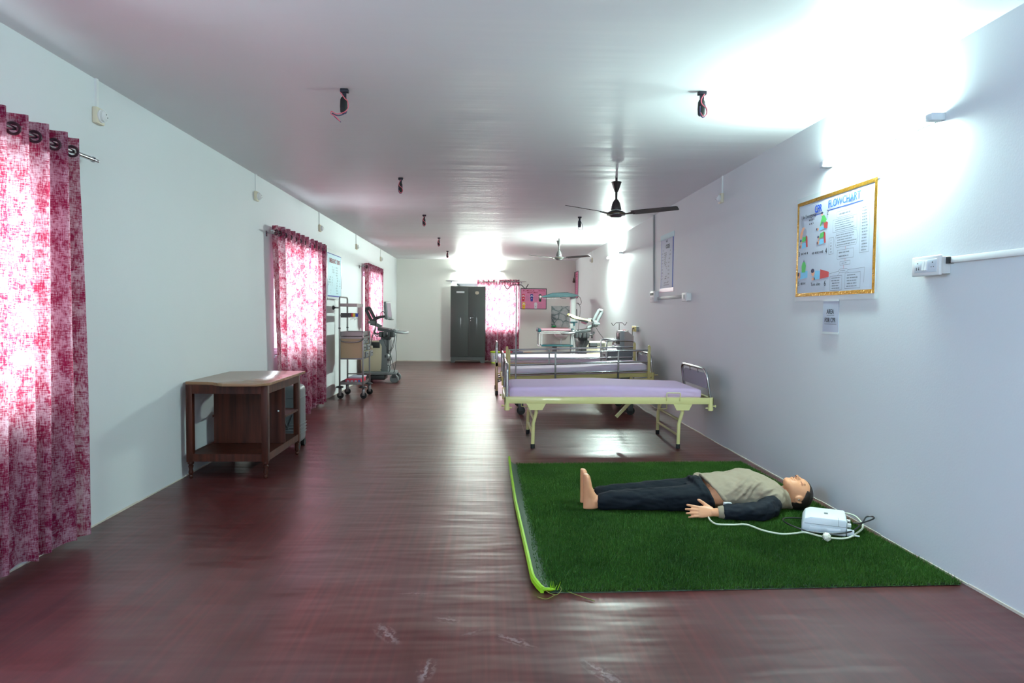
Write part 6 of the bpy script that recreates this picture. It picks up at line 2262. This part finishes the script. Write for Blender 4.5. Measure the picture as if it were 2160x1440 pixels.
# ------------------------------------------------------------------ white control unit with leads
BX = Matrix.Translation((2.105, 4.105, .028)) @ Matrix.Rotation(math.atan2(-.10, .21), 4, 'Z')
r = thing('control_unit', 'white boxy manikin control unit on the grass mat by the wall', 'control unit', BX.translation, (0, 0, math.atan2(-.10, .21)))
L = lambda: MB(local=True)
pr = [(-.132, .0), (.115, .0), (.118, .091), (.108, .098), (-.080, .098), (-.110, .086), (-.127, .054)]
M_unit = pm('cool_white_casing', srgb(226, 233, 238), .38)
L().prism(pr, -.118, .118, 'Y', .006).build('casing', M_unit, r)
L().box(-.114, .117, -.1195, -.1165, .055, .057).build('lid_joint', M_mgrey, r, 0)
L().box(-.085, .085, -.1215, -.117, .010, .042, .003).build('front_plate', M_unit, r)
L().box(.072, .0735, -.119, -.08, .057, .099).build('lid_notch', M_mgrey, r, 0)
L().box(-.004, .018, -.02, .012, .0975, .0988).build('badge', M_mgrey, r, 0)
L().box(.116, .123, -.09, .09, .012, .078, .002).build('rear_panel', M_lgrey, r)
for k, (y, z) in enumerate(((-.06, .055), (-.02, .05), (.03, .055), (.065, .045), (-.06, .025))):
    L().box(.122, .145, y - .012, y + .012, z - .010, z + .010, .003).build('plug', M_black if k % 2 else M_white, r)
MB(local=True).box(.12, .19, -.10, -.085, .004, .008).box(.12, .16, -.11, -.09, .002, .04, .003).build('side_flap', M_unit, r)
w = tag(MB().tube(smooth_path([(1.445, 4.31, .040), (1.440, 4.255, .036), (1.455, 4.18, .036), (1.55, 4.165, .036), (1.64, 4.165, .036), (1.70, 4.05, .036), (1.78, 3.985, .036), (1.87, 3.995, .036), (1.94, 4.01, .036), (2.02, 3.92, .036), (2.13, 3.90, .036), (2.24, 3.98, .040), (2.335, 4.08, .05), (2.355, 4.20, .075), (2.30, 4.24, .085), (2.255, 4.14, .08)], 8), .0055, 8).build('white_lead', pm('ivory_cable', srgb(206, 210, 190), .45), None),
        'ivory cable running from the hand of the manikin round the white control unit', 'cable')
b = tag(MB().tube(smooth_path([(2.245, 4.03, .085), (2.29, 4.02, .09), (2.38, 4.05, .105), (2.395, 4.08, .11), (2.36, 4.09, .105), (2.30, 4.03, .085), (2.20, 3.95, .065), (2.10, 3.93, .055), (2.00, 3.96, .05), (1.93, 3.99, .055), (1.87, 4.07, .065), (1.86, 4.14, .07), (1.91, 4.22, .06), (1.98, 4.24, .055), (2.03, 4.225, .055)], 8), .0045, 8).build('black_lead', M_black, None),
        'black cable looped around the white control unit', 'cable')
r = thing('mains_plug', 'ivory mains plug lying in front of the white control unit', 'plug', (2.0, 3.885, .036))
Mx = Matrix.Translation((2.005, 3.875, .054)) @ Matrix.Rotation(.4, 4, 'Z') @ Matrix.Rotation(1.0, 4, 'X')
MB().prism([(.026 * math.cos(t) * (1 if abs(math.sin(t)) < .8 else .9), .026 * math.sin(t)) for t in (2 * PI * (k + .5) / 6 for k in range(6))], -.012, .012, 'Z', .004)
mb = MB()
mb.lathe([(.020, -.013), (.026, -.008), (.027, .004), (.018, .014), (.010, .018)], (0, 0, 0), 'Z', 7)
for v in mb.bm.verts:
    v.co = Mx @ v.co
mb.build('plug_body', pm('ivory_plug', srgb(220, 218, 200), .4), r, 25)
mb = MB()
for dx, dy in ((0, .011), (-.009, -.006), (.009, -.006)):
    mb.cyl((dx, dy, -.032), (dx, dy, -.012), .0028, n=8)
for v in mb.bm.verts:
    v.co = Mx @ v.co
mb.build('pins', M_chrome, r)
